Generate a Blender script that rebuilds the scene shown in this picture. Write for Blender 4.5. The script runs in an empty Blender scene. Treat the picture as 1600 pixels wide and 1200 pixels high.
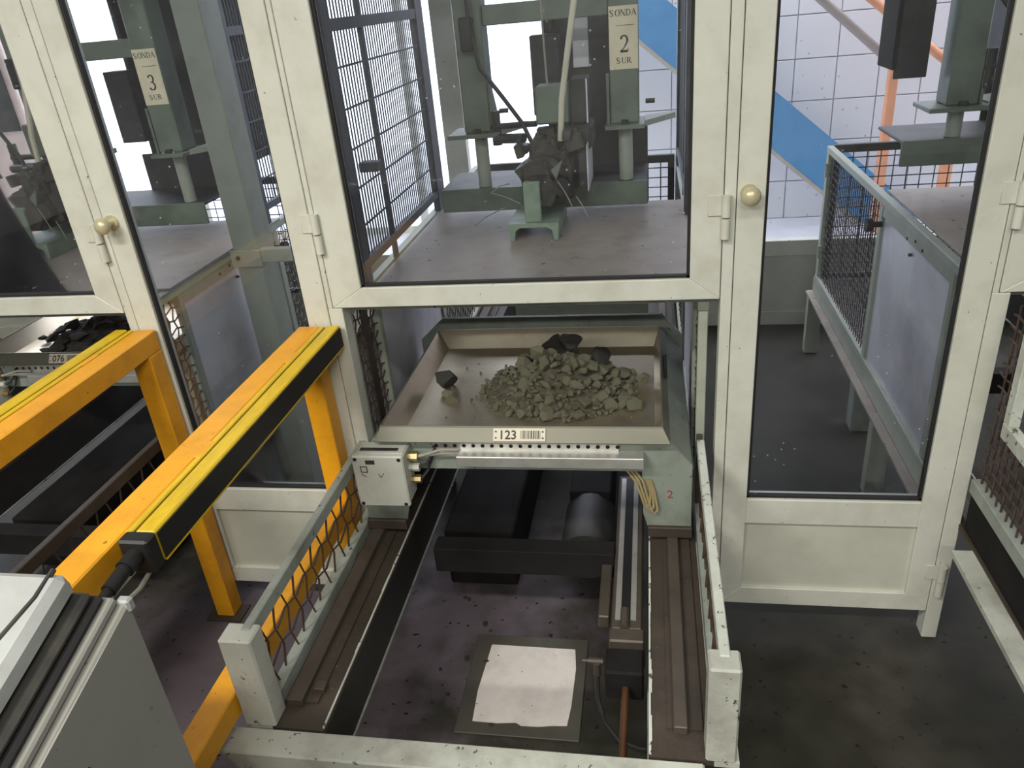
import bpy, bmesh, math, random
from mathutils import Vector, Matrix, noise

random.seed(7)
scene = bpy.context.scene
COL = scene.collection

# ------------------------------------------------------------------ camera
CAM_POS = Vector((0.0, -1.7934, 1.75))
R = ((0.98427283, 0.15474772, -0.08520641),      # camera x (right) in world
     (-0.00496628, -0.45790236, -0.88898862),    # camera y (down)
     (-0.17658518, 0.8754305, -0.44993233))      # camera z (forward)
cam_data = bpy.data.cameras.new("camera")
cam_data.sensor_width = 36.0
cam_data.lens = 1202.29 / 1600.0 * 36.0
cam_data.clip_start = 0.02
cam = bpy.data.objects.new("camera", cam_data)
COL.objects.link(cam)
rx, dn, fw = Vector(R[0]), Vector(R[1]), Vector(R[2])
m = Matrix((rx, -dn, -fw)).transposed().to_4x4()
m.translation = CAM_POS
cam.matrix_world = m
scene.camera = cam

# ------------------------------------------------------------------ world, exposure
world = bpy.data.worlds.new("world")
scene.world = world
world.use_nodes = True
bg = world.node_tree.nodes["Background"]
bg.inputs["Color"].default_value = (0.86, 0.88, 1.0, 1)
bg.inputs["Strength"].default_value = 4.2
vs = scene.view_settings
vs.view_transform = 'Standard'
vs.look = 'None'
vs.exposure = 0.0
vs.gamma = 1.0
vs.use_curve_mapping = False
LAMP_ROWS = [  # x, y, z, watts of every ceiling fixture of the hall in front of the booths
    (-1.6, -4.4, 3.25, 100.0), (0.6, -4.4, 3.25, 76.0),
    (-1.7, -2.3, 3.25, 84.0), (0.5, -2.3, 3.25, 34.0),
]
LAMP_COLOR = (1.0, 0.965, 0.895)

PERIOD = 1.603        # spacing of the sampling stations
XC = -0.345           # centre line of the middle station
Y_REAR = 2.33         # rear partition

# ------------------------------------------------------------------ materials
MATS = {}
def nt_new(name):
    mt = bpy.data.materials.new(name)
    mt.use_nodes = True
    nt = mt.node_tree
    return mt, nt, nt.nodes["Principled BSDF"]

def mat(name, col, rough=0.5, metal=0.0, var=0.12, scale=9.0, dirt=None, dirt_amt=0.0, dirt_scale=14.0,
        chips=None, chip_th=0.66, chip_scale=40.0, bump=0.0, bump_scale=60.0, stretch=(1, 1, 1), spec=0.5):
    mt, nt, bs = nt_new(name)
    N, L = nt.nodes, nt.links
    tc = N.new("ShaderNodeTexCoord")
    mp = N.new("ShaderNodeMapping"); mp.inputs["Scale"].default_value = stretch
    L.new(tc.outputs["Object"], mp.inputs["Vector"])
    n1 = N.new("ShaderNodeTexNoise"); n1.inputs["Scale"].default_value = scale; n1.inputs["Detail"].default_value = 6
    L.new(mp.outputs[0], n1.inputs["Vector"])
    rp = N.new("ShaderNodeValToRGB")
    rp.color_ramp.elements[0].position = 0.3; rp.color_ramp.elements[1].position = 0.7
    rp.color_ramp.elements[0].color = tuple(c * (1 - var) for c in col) + (1,)
    rp.color_ramp.elements[1].color = tuple(min(1, c * (1 + var)) for c in col) + (1,)
    L.new(n1.outputs["Fac"], rp.inputs["Fac"])
    out = rp.outputs["Color"]
    def layer(out, c, lo, hi, sc, amt, detail=8):
        n = N.new("ShaderNodeTexNoise"); n.inputs["Scale"].default_value = sc; n.inputs["Detail"].default_value = detail
        n.inputs["Roughness"].default_value = 0.65
        L.new(mp.outputs[0], n.inputs["Vector"])
        r = N.new("ShaderNodeMapRange"); r.inputs[1].default_value = lo; r.inputs[2].default_value = hi
        r.inputs[3].default_value = 0; r.inputs[4].default_value = amt
        L.new(n.outputs["Fac"], r.inputs[0])
        mx = N.new("ShaderNodeMix"); mx.data_type = 'RGBA'
        L.new(r.outputs[0], mx.inputs[0]); L.new(out, mx.inputs[6]); mx.inputs[7].default_value = tuple(c) + (1,)
        return mx.outputs[2]
    if dirt: out = layer(out, dirt, 0.45, 0.72, dirt_scale, dirt_amt)
    if chips: out = layer(out, chips, chip_th, chip_th + 0.025, chip_scale, 0.9, 3)
    L.new(out, bs.inputs["Base Color"])
    bs.inputs["Roughness"].default_value = rough
    bs.inputs["Metallic"].default_value = metal
    bs.inputs["Specular IOR Level"].default_value = spec
    if bump:
        nb = N.new("ShaderNodeTexNoise"); nb.inputs["Scale"].default_value = bump_scale; nb.inputs["Detail"].default_value = 5
        L.new(mp.outputs[0], nb.inputs["Vector"])
        b = N.new("ShaderNodeBump"); b.inputs["Strength"].default_value = bump; b.inputs["Distance"].default_value = 0.004
        L.new(nb.outputs["Fac"], b.inputs["Height"]); L.new(b.outputs[0], bs.inputs["Normal"])
    MATS[name] = mt
    return mt

DIRT = (0.10, 0.085, 0.06)
mat('white_frame', (0.65, 0.665, 0.59), 0.42, var=0.04, scale=5, dirt=(0.34, 0.31, 0.22), dirt_amt=0.35, dirt_scale=7,
    chips=(0.16, 0.14, 0.10), chip_th=0.695, chip_scale=60)
mat('white_panel', (0.56, 0.575, 0.49), 0.5, var=0.05, scale=3, dirt=(0.3, 0.29, 0.22), dirt_amt=0.3, dirt_scale=5)
mat('gasket', (0.012, 0.012, 0.012), 0.7)
mat('knob_brass', (0.56, 0.52, 0.34), 0.3, 0.25, var=0.08)
mat('orange_paint', (0.86, 0.39, 0.012), 0.45, var=0.07, scale=6, dirt=(0.22, 0.09, 0.01), dirt_amt=0.45, dirt_scale=6,
    chips=(0.10, 0.06, 0.02), chip_th=0.70, chip_scale=45)
mat('yellow_paint', (0.74, 0.50, 0.008), 0.4, var=0.07, scale=10, dirt=(0.25, 0.17, 0.02), dirt_amt=0.5, dirt_scale=30, stretch=(1, .25, 1))
mat('black_plastic', (0.014, 0.014, 0.014), 0.45)
mat('grey_paint', (0.34, 0.38, 0.34), 0.5, var=0.12, scale=6, dirt=DIRT, dirt_amt=0.55, dirt_scale=9, chips=(0.05, 0.035, 0.025), chip_th=0.67, chip_scale=38, bump=0.15)
mat('chipped_white', (0.60, 0.64, 0.57), 0.5, var=0.1, scale=6, dirt=(0.2, 0.17, 0.12), dirt_amt=0.4, dirt_scale=8, chips=(0.06, 0.03, 0.02), chip_th=0.61, chip_scale=42)
mat('table_paint', (0.51, 0.53, 0.47), 0.5, var=0.1, scale=6, dirt=DIRT, dirt_amt=0.5, dirt_scale=8, chips=(0.05, 0.04, 0.03), chip_th=0.655, chip_scale=55, bump=0.25)
mat('rust_deck', (0.060, 0.046, 0.035), 0.6, var=0.3, scale=12, dirt=(0.03, 0.022, 0.016), dirt_amt=0.7, dirt_scale=6, chips=(0.22, 0.17, 0.11), chip_th=0.71, chip_scale=60, bump=0.5)
mat('track_steel', (0.10, 0.082, 0.066), 0.5, 0.3, var=0.15, scale=8, dirt=(0.05, 0.04, 0.03), dirt_amt=0.5)
mat('dark_steel', (0.016, 0.015, 0.015), 0.8, 0.0, var=0.3, scale=10, spec=0.15)
mat('black_web', (0.02, 0.019, 0.018), 0.6, var=0.3, dirt=(0.05, 0.04, 0.03), dirt_amt=0.3)
mat('stainless', (0.60, 0.545, 0.42), 0.30, 0.85, var=0.16, scale=5, dirt=(0.20, 0.17, 0.105), dirt_amt=0.6, dirt_scale=5, bump=0.05, bump_scale=20)
mat('tray_rim', (0.145, 0.145, 0.112), 0.45, 0.4, var=0.12, scale=10, dirt=(0.2, 0.18, 0.14), dirt_amt=0.4, dirt_scale=12, stretch=(.3, 1, 1))
mat('galvanised', (0.80, 0.79, 0.84), 0.42, 0.4, var=0.15, scale=4, dirt=(0.22, 0.2, 0.2), dirt_amt=0.4, dirt_scale=3, bump=0.08, bump_scale=12)
mat('machine_green', (0.165, 0.205, 0.155), 0.45, var=0.12, scale=6, dirt=(0.05, 0.045, 0.035), dirt_amt=0.55, dirt_scale=8)
mat('bracket_green', (0.27, 0.35, 0.26), 0.45, var=0.1, scale=8, dirt=(0.07, 0.065, 0.04), dirt_amt=0.5, dirt_scale=12)
mat('machine_dark', (0.030, 0.031, 0.030), 0.55, 0.1, var=0.3, scale=10, dirt=(0.10, 0.09, 0.07), dirt_amt=0.5, dirt_scale=10)
mat('chuck_dark', (0.040, 0.037, 0.030), 0.55, 0.3, var=0.4, scale=20, dirt=(0.16, 0.14, 0.10), dirt_amt=0.6, dirt_scale=22, bump=0.6)
mat('deck_brown', (0.40, 0.335, 0.285), 0.5, 0.0, var=0.12, scale=5, dirt=(0.07, 0.055, 0.05), dirt_amt=0.55, dirt_scale=5, chips=(0.03, 0.026, 0.024), chip_th=0.672, chip_scale=26)
mat('box_grey', (0.56, 0.58, 0.51), 0.5, var=0.06, scale=6, dirt=(0.22, 0.2, 0.15), dirt_amt=0.35, dirt_scale=10, chips=(0.03, 0.028, 0.025), chip_th=0.68, chip_scale=70)
mat('trolley_paint', (0.25, 0.29, 0.25), 0.5, var=0.1, scale=5, dirt=(0.09, 0.08, 0.06), dirt_amt=0.5, dirt_scale=7, chips=(0.03, 0.028, 0.022), chip_th=0.68, chip_scale=45)
mat('aluminium', (0.58, 0.58, 0.55), 0.38, 0.6, var=0.08, dirt=(0.25, 0.23, 0.18), dirt_amt=0.35)
mat('brass', (0.45, 0.36, 0.18), 0.35, 0.8)
mat('cable_grey', (0.30, 0.29, 0.25), 0.6)
mat('cable_cream', (0.62, 0.58, 0.45), 0.5)
mat('cable_tan', (0.34, 0.27, 0.14), 0.5)
mat('cable_black', (0.02, 0.02, 0.02), 0.5)
mat('copper_pipe', (0.15, 0.07, 0.035), 0.45, 0.5)
mat('wire_dark', (0.06, 0.055, 0.055), 0.55, 0.3)
mat('wire_rust', (0.085, 0.055, 0.04), 0.6, 0.2)
mat('cage_steel', (0.07, 0.075, 0.09), 0.5, 0.3, var=0.2)
mat('column_grey', (0.37, 0.40, 0.33), 0.5, var=0.06, scale=4, dirt=(0.2, 0.19, 0.15), dirt_amt=0.3)
mat('paper', (0.80, 0.72, 0.52), 0.7, var=0.06, scale=8, dirt=(0.45, 0.38, 0.25), dirt_amt=0.35, dirt_scale=18)
mat('ink', (0.035, 0.025, 0.018), 0.6)
mat('plate_white', (0.66, 0.62, 0.50), 0.5, var=0.06)
mat('red_mark', (0.35, 0.05, 0.03), 0.6)
mat('ore', (0.150, 0.145, 0.095), 0.9, var=0.28, scale=30, dirt=(0.07, 0.068, 0.048), dirt_amt=0.5, dirt_scale=60, bump=0.6, bump_scale=120)
mat('ore_dark', (0.035, 0.034, 0.028), 0.9, var=0.3, scale=30, bump=0.6, bump_scale=120)
mat('fines', (0.075, 0.07, 0.046), 0.95, var=0.25, scale=60, bump=0.8, bump_scale=200)  # kept darker than the lumps to paint the shaded crevices between them
mat('floor_plate_edge', (0.10, 0.095, 0.075), 0.5, 0.2, var=0.15)
mat('floor_plate_white', (0.90, 0.84, 0.79), 0.35, 0.0, var=0.06, scale=8, dirt=(0.35, 0.3, 0.28), dirt_amt=0.4, dirt_scale=7, chips=(0.12, 0.09, 0.08), chip_th=0.70, chip_scale=70)
mat('console_grey', (0.25, 0.25, 0.225), 0.45, 0.0, var=0.06, scale=6, chips=(0.12, 0.12, 0.11), chip_th=0.68, chip_scale=60)
mat('console_lid', (0.46, 0.48, 0.47), 0.35, 0.1, var=0.08, scale=5, dirt=(0.2, 0.19, 0.18), dirt_amt=0.4, dirt_scale=6)
mat('blue_paint', (0.10, 0.31, 0.56), 0.5, var=0.06)
mat('beige_edge', (0.50, 0.44, 0.36), 0.6)
mat('orange_rail', (0.85, 0.38, 0.20), 0.5)
mat('grey_pipe', (0.42, 0.36, 0.33), 0.5)
mat('tile_white', (0.78, 0.78, 0.80), 0.35, var=0.02, scale=2)
mat('tile_joint', (0.50, 0.50, 0.53), 0.8)
mat('pink_cabinet', (0.80, 0.64, 0.58), 0.5)
mat('wall_paint', (0.42, 0.41, 0.37), 0.8, var=0.04)
mat('ceiling_paint', (0.68, 0.67, 0.62), 0.9, var=0.04)
mat('rear_floor', (0.62, 0.62, 0.66), 0.5, var=0.05)
mat('lamp_housing', (0.75, 0.75, 0.72), 0.5)

def floor_mat():
    mt, nt, bs = nt_new('floor_concrete')
    N, L = nt.nodes, nt.links
    tc = N.new("ShaderNodeTexCoord")
    def noi(s, d=6):
        n = N.new("ShaderNodeTexNoise"); n.inputs["Scale"].default_value = s; n.inputs["Detail"].default_value = d
        L.new(tc.outputs["Object"], n.inputs["Vector"]); return n
    n1, n2, n3 = noi(2.2), noi(9, 8), noi(38, 3)
    rp = N.new("ShaderNodeValToRGB")
    e = rp.color_ramp.elements
    e[0].position = .3; e[0].color = (.026, .028, .018, 1); e[1].position = .72; e[1].color = (.060, .056, .046, 1)
    L.new(n1.outputs["Fac"], rp.inputs["Fac"])
    mx = N.new("ShaderNodeMix"); mx.data_type = 'RGBA'; mx.blend_type = 'MULTIPLY'; mx.inputs[0].default_value = .6
    r2 = N.new("ShaderNodeValToRGB"); r2.color_ramp.elements[0].position = .35; r2.color_ramp.elements[0].color = (.45, .42, .42, 1)
    r2.color_ramp.elements[1].position = .65
    L.new(n2.outputs["Fac"], r2.inputs["Fac"]); L.new(rp.outputs[0], mx.inputs[6]); L.new(r2.outputs[0], mx.inputs[7])
    m3 = N.new("ShaderNodeMapRange"); m3.inputs[1].default_value = .67; m3.inputs[2].default_value = .70
    L.new(n3.outputs["Fac"], m3.inputs[0])
    mx2 = N.new("ShaderNodeMix"); mx2.data_type = 'RGBA'; L.new(m3.outputs[0], mx2.inputs[0]); L.new(mx.outputs[2], mx2.inputs[6])
    mx2.inputs[7].default_value = (.015, .013, .012, 1)
    # purplish daylight between and under the tables, painted into the floor colour
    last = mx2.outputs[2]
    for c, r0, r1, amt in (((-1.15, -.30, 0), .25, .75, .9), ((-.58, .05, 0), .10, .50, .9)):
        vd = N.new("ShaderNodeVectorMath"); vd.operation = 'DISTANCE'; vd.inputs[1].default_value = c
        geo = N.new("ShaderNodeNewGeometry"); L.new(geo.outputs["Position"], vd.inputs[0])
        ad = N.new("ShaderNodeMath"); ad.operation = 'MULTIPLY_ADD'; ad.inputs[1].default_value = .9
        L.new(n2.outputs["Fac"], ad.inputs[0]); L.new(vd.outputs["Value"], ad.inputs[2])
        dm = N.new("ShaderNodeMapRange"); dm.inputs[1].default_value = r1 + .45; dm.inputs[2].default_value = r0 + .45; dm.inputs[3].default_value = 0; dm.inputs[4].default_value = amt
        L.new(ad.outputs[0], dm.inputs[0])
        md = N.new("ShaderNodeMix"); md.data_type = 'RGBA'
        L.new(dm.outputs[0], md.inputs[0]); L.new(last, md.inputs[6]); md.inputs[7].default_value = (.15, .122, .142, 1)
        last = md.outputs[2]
    mx4 = N.new("ShaderNodeMix"); mx4.data_type = 'RGBA'; L.new(m3.outputs[0], mx4.inputs[0]); L.new(last, mx4.inputs[6]); mx4.inputs[7].default_value = (.015, .013, .012, 1)
    L.new(mx4.outputs[2], bs.inputs["Base Color"])
    mr = N.new("ShaderNodeMapRange"); mr.inputs[3].default_value = .42; mr.inputs[4].default_value = .75
    L.new(n2.outputs["Fac"], mr.inputs[0]); L.new(mr.outputs[0], bs.inputs["Roughness"])
    bs.inputs['Specular IOR Level'].default_value = .18
    MATS['floor_concrete'] = mt
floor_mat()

def glass_mat(name='glass', dust=0.06):
    mt = bpy.data.materials.new(name); mt.use_nodes = True
    nt = mt.node_tree; N, L = nt.nodes, nt.links
    N.clear()
    out = N.new("ShaderNodeOutputMaterial")
    tr = N.new("ShaderNodeBsdfTransparent"); tr.inputs[0].default_value = (.93, .95, .96, 1)
    gl = N.new("ShaderNodeBsdfGlossy"); gl.inputs["Roughness"].default_value = 0.02
    fr = N.new("ShaderNodeFresnel"); fr.inputs["IOR"].default_value = 1.45
    m1 = N.new("ShaderNodeMixShader")
    L.new(fr.outputs[0], m1.inputs[0]); L.new(tr.outputs[0], m1.inputs[1]); L.new(gl.outputs[0], m1.inputs[2])
    df = N.new("ShaderNodeBsdfDiffuse"); df.inputs[0].default_value = (.62, .60, .66, 1)
    tl = N.new("ShaderNodeBsdfTranslucent"); tl.inputs[0].default_value = (.62, .60, .66, 1)
    dd = N.new("ShaderNodeMixShader"); dd.inputs[0].default_value = .5
    L.new(df.outputs[0], dd.inputs[1]); L.new(tl.outputs[0], dd.inputs[2])
    tc = N.new("ShaderNodeTexCoord")
    n1 = N.new("ShaderNodeTexNoise"); n1.inputs["Scale"].default_value = 3.5; n1.inputs["Detail"].default_value = 6
    n2 = N.new("ShaderNodeTexVoronoi"); n2.inputs["Scale"].default_value = 34
    L.new(tc.outputs["Object"], n1.inputs["Vector"]); L.new(tc.outputs["Object"], n2.inputs["Vector"])
    a = N.new("ShaderNodeMapRange"); a.inputs[1].default_value = .35; a.inputs[2].default_value = .75; a.inputs[3].default_value = dust * .35; a.inputs[4].default_value = dust * 1.9
    L.new(n1.outputs["Fac"], a.inputs[0])
    sp = N.new("ShaderNodeMapRange"); sp.inputs[1].default_value = .10; sp.inputs[2].default_value = .05; sp.inputs[3].default_value = 0; sp.inputs[4].default_value = .9
    L.new(n2.outputs["Distance"], sp.inputs[0])
    n3 = N.new("ShaderNodeTexNoise"); n3.inputs["Scale"].default_value = 4.2
    L.new(tc.outputs["Object"], n3.inputs["Vector"])
    s3 = N.new("ShaderNodeMapRange"); s3.inputs[1].default_value = .50; s3.inputs[2].default_value = .60
    L.new(n3.outputs["Fac"], s3.inputs[0])
    ml = N.new("ShaderNodeMath"); ml.operation = 'MULTIPLY'; L.new(sp.outputs[0], ml.inputs[0]); L.new(s3.outputs[0], ml.inputs[1])
    ad = N.new("ShaderNodeMath"); ad.operation = 'ADD'; L.new(a.outputs[0], ad.inputs[0]); L.new(ml.outputs[0], ad.inputs[1])
    m2 = N.new("ShaderNodeMixShader")
    L.new(ad.outputs[0], m2.inputs[0]); L.new(m1.outputs[0], m2.inputs[1]); L.new(dd.outputs[0], m2.inputs[2])
    L.new(m2.outputs[0], out.inputs[0])
    MATS[name] = mt
glass_mat('glass', 0.016)
glass_mat('glass_clean', 0.012)

def emit_mat(name, col, s):
    mt, nt, bs = nt_new(name)
    bs.inputs["Base Color"].default_value = (.8, .8, .8, 1)
    bs.inputs["Emission Color"].default_value = tuple(col) + (1,)
    bs.inputs["Emission Strength"].default_value = s
    MATS[name] = mt
emit_mat('tube_glow', LAMP_COLOR, 6.0)

# ------------------------------------------------------------------ mesh helpers
class MB:
    def __init__(self):
        self.bm = bmesh.new()
    def _bev(self, verts, b):
        if b > 0:
            es = {e for v in verts for e in v.link_edges}
            bmesh.ops.bevel(self.bm, geom=list(es), offset=b, segments=1, affect='EDGES', profile=0.5)
    def box(self, x0, x1, y0, y1, z0, z1, b=0.0, rot=None, piv=None):
        P = [(x, y, z) for x in (x0, x1) for y in (y0, y1) for z in (z0, z1)]
        if rot is not None:
            pv = Vector(piv) if piv else Vector(((x0 + x1) / 2, (y0 + y1) / 2, (z0 + z1) / 2))
            P = [pv + rot @ (Vector(p) - pv) for p in P]
        v = [self.bm.verts.new(p) for p in P]
        for f in ((0, 1, 3, 2), (4, 6, 7, 5), (0, 4, 5, 1), (2, 3, 7, 6), (0, 2, 6, 4), (1, 5, 7, 3)):
            self.bm.faces.new([v[i] for i in f])
        self._bev(v, b)
        return self
    def prism(self, pts, a0, a1, axis='y', b=0.0):
        def mk(p, a):
            return {'x': (a, p[0], p[1]), 'y': (p[0], a, p[1]), 'z': (p[0], p[1], a)}[axis]
        A = [self.bm.verts.new(mk(p, a0)) for p in pts]
        B = [self.bm.verts.new(mk(p, a1)) for p in pts]
        self.bm.faces.new(A); self.bm.faces.new(B[::-1])
        n = len(pts)
        for i in range(n):
            self.bm.faces.new((A[i], B[i], B[(i + 1) % n], A[(i + 1) % n]))
        self._bev(A + B, b)
        return self
    def tube(self, pts, r, seg=8, cap=True):
        pts = [Vector(p) for p in pts]
        rings = []
        up = None
        for i, p in enumerate(pts):
            d = (pts[min(i + 1, len(pts) - 1)] - pts[max(i - 1, 0)]).normalized()
            if up is None:
                up = Vector((0, 0, 1)) if abs(d.z) < .9 else Vector((1, 0, 0))
            s = d.cross(up).normalized(); up = s.cross(d).normalized()
            rr = r[i] if isinstance(r, (list, tuple)) else r
            rings.append([self.bm.verts.new(p + rr * (math.cos(2 * math.pi * k / seg) * s + math.sin(2 * math.pi * k / seg) * up)) for k in range(seg)])
        for a, c in zip(rings, rings[1:]):
            for k in range(seg):
                self.bm.faces.new((a[k], a[(k + 1) % seg], c[(k + 1) % seg], c[k]))
        if cap:
            self.bm.faces.new(rings[0][::-1]); self.bm.faces.new(rings[-1])
        return self
    def cyl(self, p0, p1, r, seg=14):
        return self.tube([p0, p1], r, seg)
    def sphere(self, c, r, sx=1, sy=1, sz=1, seg=16):
        mtx = Matrix.Translation(c) @ Matrix.Diagonal((sx, sy, sz, 1))
        bmesh.ops.create_uvsphere(self.bm, u_segments=seg, v_segments=seg // 2, radius=r, matrix=mtx)
        return self
    def add(self, verts, faces):
        v = [self.bm.verts.new(p) for p in verts]
        for f in faces:
            try: self.bm.faces.new([v[i] for i in f])
            except ValueError: pass
        return self
    def build(self, name, material, parent=None, smooth=False):
        bmesh.ops.recalc_face_normals(self.bm, faces=self.bm.faces)
        off = world_loc(parent)
        bmesh.ops.translate(self.bm, verts=self.bm.verts, vec=-off)
        me = bpy.data.meshes.new(name)
        self.bm.to_mesh(me); self.bm.free()
        if smooth:
            for p in me.polygons: p.use_smooth = True
            try: me.set_sharp_from_angle(angle=math.radians(40))
            except Exception: pass
        me.materials.append(MATS[material])
        o = bpy.data.objects.new(name, me)
        COL.objects.link(o)
        if parent: o.parent = parent
        return o

def world_loc(o):
    v = Vector((0, 0, 0))
    while o is not None:
        v += o.location; o = o.parent
    return v
def box(name, material, parent, *a, b=0.0):
    return MB().box(*a, b=b).build(name, material, parent)
def tag(o, label=None, cat=None, group=None, kind=None):
    if label: o["label"] = label
    if cat: o["category"] = cat
    if group: o["group"] = group
    if kind: o["kind"] = kind
    return o
def thing(name, loc, label=None, cat=None, group=None, kind=None):
    o = bpy.data.objects.new(name, None)
    o.empty_display_size = 0.05
    o.location = loc
    COL.objects.link(o)
    return tag(o, label, cat, group, kind)
def copy_tree(o, parent=None):
    c = o.copy(); COL.objects.link(c); c.parent = parent
    for ch in list(o.children): copy_tree(ch, c)
    return c
def shift_copy(o, d, label=None):
    c = copy_tree(o)
    c.location = o.location + Vector(d)
    if label: c["label"] = label
    return c
def struct(o, label=None):
    o["kind"] = "structure"
    if label: o["label"] = label
    return o

def text_mesh(s, size, bold=0.0, align='CENTER'):
    cu = bpy.data.curves.new("txt", 'FONT')
    cu.body = s; cu.size = size; cu.align_x = align; cu.align_y = 'CENTER'; cu.offset = bold; cu.extrude = 0.0004
    cu.resolution_u = 3
    ob = bpy.data.objects.new("txt", cu); COL.objects.link(ob)
    dg = bpy.context.evaluated_depsgraph_get()
    me = bpy.data.meshes.new_from_object(ob.evaluated_get(dg))
    V = [tuple(v.co) for v in me.vertices]; F = [tuple(p.vertices) for p in me.polygons]
    bpy.data.objects.remove(ob); bpy.data.curves.remove(cu); bpy.data.meshes.remove(me)
    return V, F
def text_on_front(mb, s, size, cx, y, cz, bold=0.0, sx=1.0, tilt=0.0, align='CENTER'):
    V, F = text_mesh(s, size, bold, align)
    ct, st = math.cos(tilt), math.sin(tilt)
    mb.add([(cx + v[0] * sx, y + v[1] * st - v[2] * ct, cz + v[1] * ct + v[2] * st) for v in V], F)

def serif_glyph(ch):
    T, t = .17, .055
    def arc(cx, cz, rx_, rz_, a0, a1, w0, w1, n=10):
        P, W = [], []
        for i in range(n + 1):
            a = math.radians(a0 + (a1 - a0) * i / n)
            P.append((cx + rx_ * math.cos(a), cz + rz_ * math.sin(a))); W.append(w0 + (w1 - w0) * abs(math.cos(a)))
        return (P, W)
    L = lambda x0, z0, x1, z1, w: ([(x0, z0), (x1, z1)], [w, w])
    sf = lambda x, z, w=.30: L(x - w / 2, z, x + w / 2, z, t)
    b, tp = t / 2, 1 - t / 2
    G = {
        'S': [arc(.42, .74, .25, .235, 35, 200, t, T), ([(.18, .68), (.42, .52), (.66, .34)], [T * .8, T, T * .8]), arc(.42, .26, .26, .235, 20, -145, t, T), L(.68, .70, .68, .96, t), L(.14, .04, .14, .32, t)],
        'O': [arc(.5, .5, .38, .47, 0, 360, t, T, 24)],
        'N': [L(.16, b, .16, tp, t * 1.2), L(.16, 1, .84, 0, T), L(.84, b, .84, tp, t * 1.2), sf(.12, tp), sf(.16, b), sf(.84, tp)],
        'D': [L(.22, b, .22, tp, T), sf(.20, tp), sf(.20, b), arc(.36, .5, .46, .47, 90, -90, t, T, 14), L(.2, tp, .38, tp, t), L(.2, b, .38, b, t)],
        'A': [L(.14, b, .48, 1, t * 1.3), L(.46, 1, .84, b, T), L(.26, .34, .70, .34, t), sf(.14, b), sf(.84, b)],
        'U': [L(.22, .32, .22, tp, T), L(.80, .32, .80, tp, t * 1.2), sf(.22, tp), sf(.80, tp), arc(.51, .32, .29, .29, 180, 360, t, T * .7, 12)],
        'R': [L(.22, b, .22, tp, T), sf(.20, tp), sf(.22, b), arc(.40, .75, .28, .225, 90, -90, t, T, 12), L(.2, tp, .42, tp, t), L(.2, .525, .42, .525, t), L(.46, .52, .84, .03, T), sf(.88, b, .2)],
        '2': [arc(.45, .70, .26, .27, 165, -25, t, T, 14), ([(.68, .58), (.45, .28), (.16, .05)], [T * .8, t * 1.4, t]), L(.14, .07, .74, .07, .14), L(.73, .05, .78, .24, t)],
        '3': [arc(.42, .75, .24, .22, 160, -80, t, T, 14), arc(.40, .27, .29, .25, 85, -155, t, T, 14), L(.3, .52, .46, .52, t)],
        '1': [L(.45, b, .45, tp, T), sf(.45, b, .4), L(.22, .84, .45, .97, t)],
    }
    return G[ch]
def serif_text(mb, txt, size, cx, y, cz, sx=1.0, adv=.98):
    x = cx - len(txt) * size * adv * sx / 2
    for ch in txt:
        for P, W in serif_glyph(ch):
            L_, R_ = [], []
            for i, p in enumerate(P):
                a, c = P[max(i - 1, 0)], P[min(i + 1, len(P) - 1)]
                dx, dz = c[0] - a[0], c[1] - a[1]; l = math.hypot(dx, dz) or 1
                nx, nz = -dz / l, dx / l
                for S_, sg in ((L_, 1), (R_, -1)):
                    S_.append((x + (p[0] + sg * nx * W[i] / 2) * size * sx, y, cz + (p[1] + sg * nz * W[i] / 2 - .5) * size))
            n = len(P)
            mb.add(L_ + R_, [(i, i + 1, n + i + 1, n + i) for i in range(n - 1)])
        x += size * adv * sx

def wavy_wires(mb, plane, c, u0, u1, v0, v1, cell, r, amp):
    """crimped wire mesh in plane x=c ('x', u=y, v=z) or y=c ('y', u=x, v=z)"""
    def P(u, v, w):
        return (c + w, u, v) if plane == 'x' else (u, c + w, v)
    nu = max(1, int(round((u1 - u0) / cell))); nv = max(1, int(round((v1 - v0) / cell)))
    cu, cv = (u1 - u0) / nu, (v1 - v0) / nv
    for i in range(1, nu):
        u = u0 + i * cu
        pts = []
        for j in range(2 * nv + 1):
            s = 0 if j % 2 else (1 if (j // 2 + i) % 2 else -1)
            pts.append(P(u + amp * s, v0 + j * cv / 2, r * .6 * s))
        mb.tube(pts, r, 4)
    for j in range(1, nv):
        v = v0 + j * cv
        pts = []
        for i in range(2 * nu + 1):
            s = 0 if i % 2 else (1 if (i // 2 + j) % 2 else -1)
            pts.append(P(u0 + i * cu / 2, v + amp * s, -r * .6 * s))
        mb.tube(pts, r, 4)

# ------------------------------------------------------------------ room shell
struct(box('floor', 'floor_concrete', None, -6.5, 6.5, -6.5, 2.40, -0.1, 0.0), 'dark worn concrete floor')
struct(box('floor', 'rear_floor', None, -12.0, 12.0, 2.401, 9.0, -0.1, 0.0), 'pale floor of the bright hall behind the booths')
struct(box('ceiling', 'ceiling_paint', None, -6.5, 6.5, -6.5, 2.6, 3.4, 3.5))
struct(box('wall_back', 'wall_paint', None, -6.5, 6.5, -6.6, -6.5, 0, 3.5))
struct(box('wall_left', 'wall_paint', None, -6.6, -6.5, -6.5, 2.6, 0, 3.5))
struct(box('wall_right', 'wall_paint', None, 6.5, 6.6, -6.5, 2.6, 0, 3.5))

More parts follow.
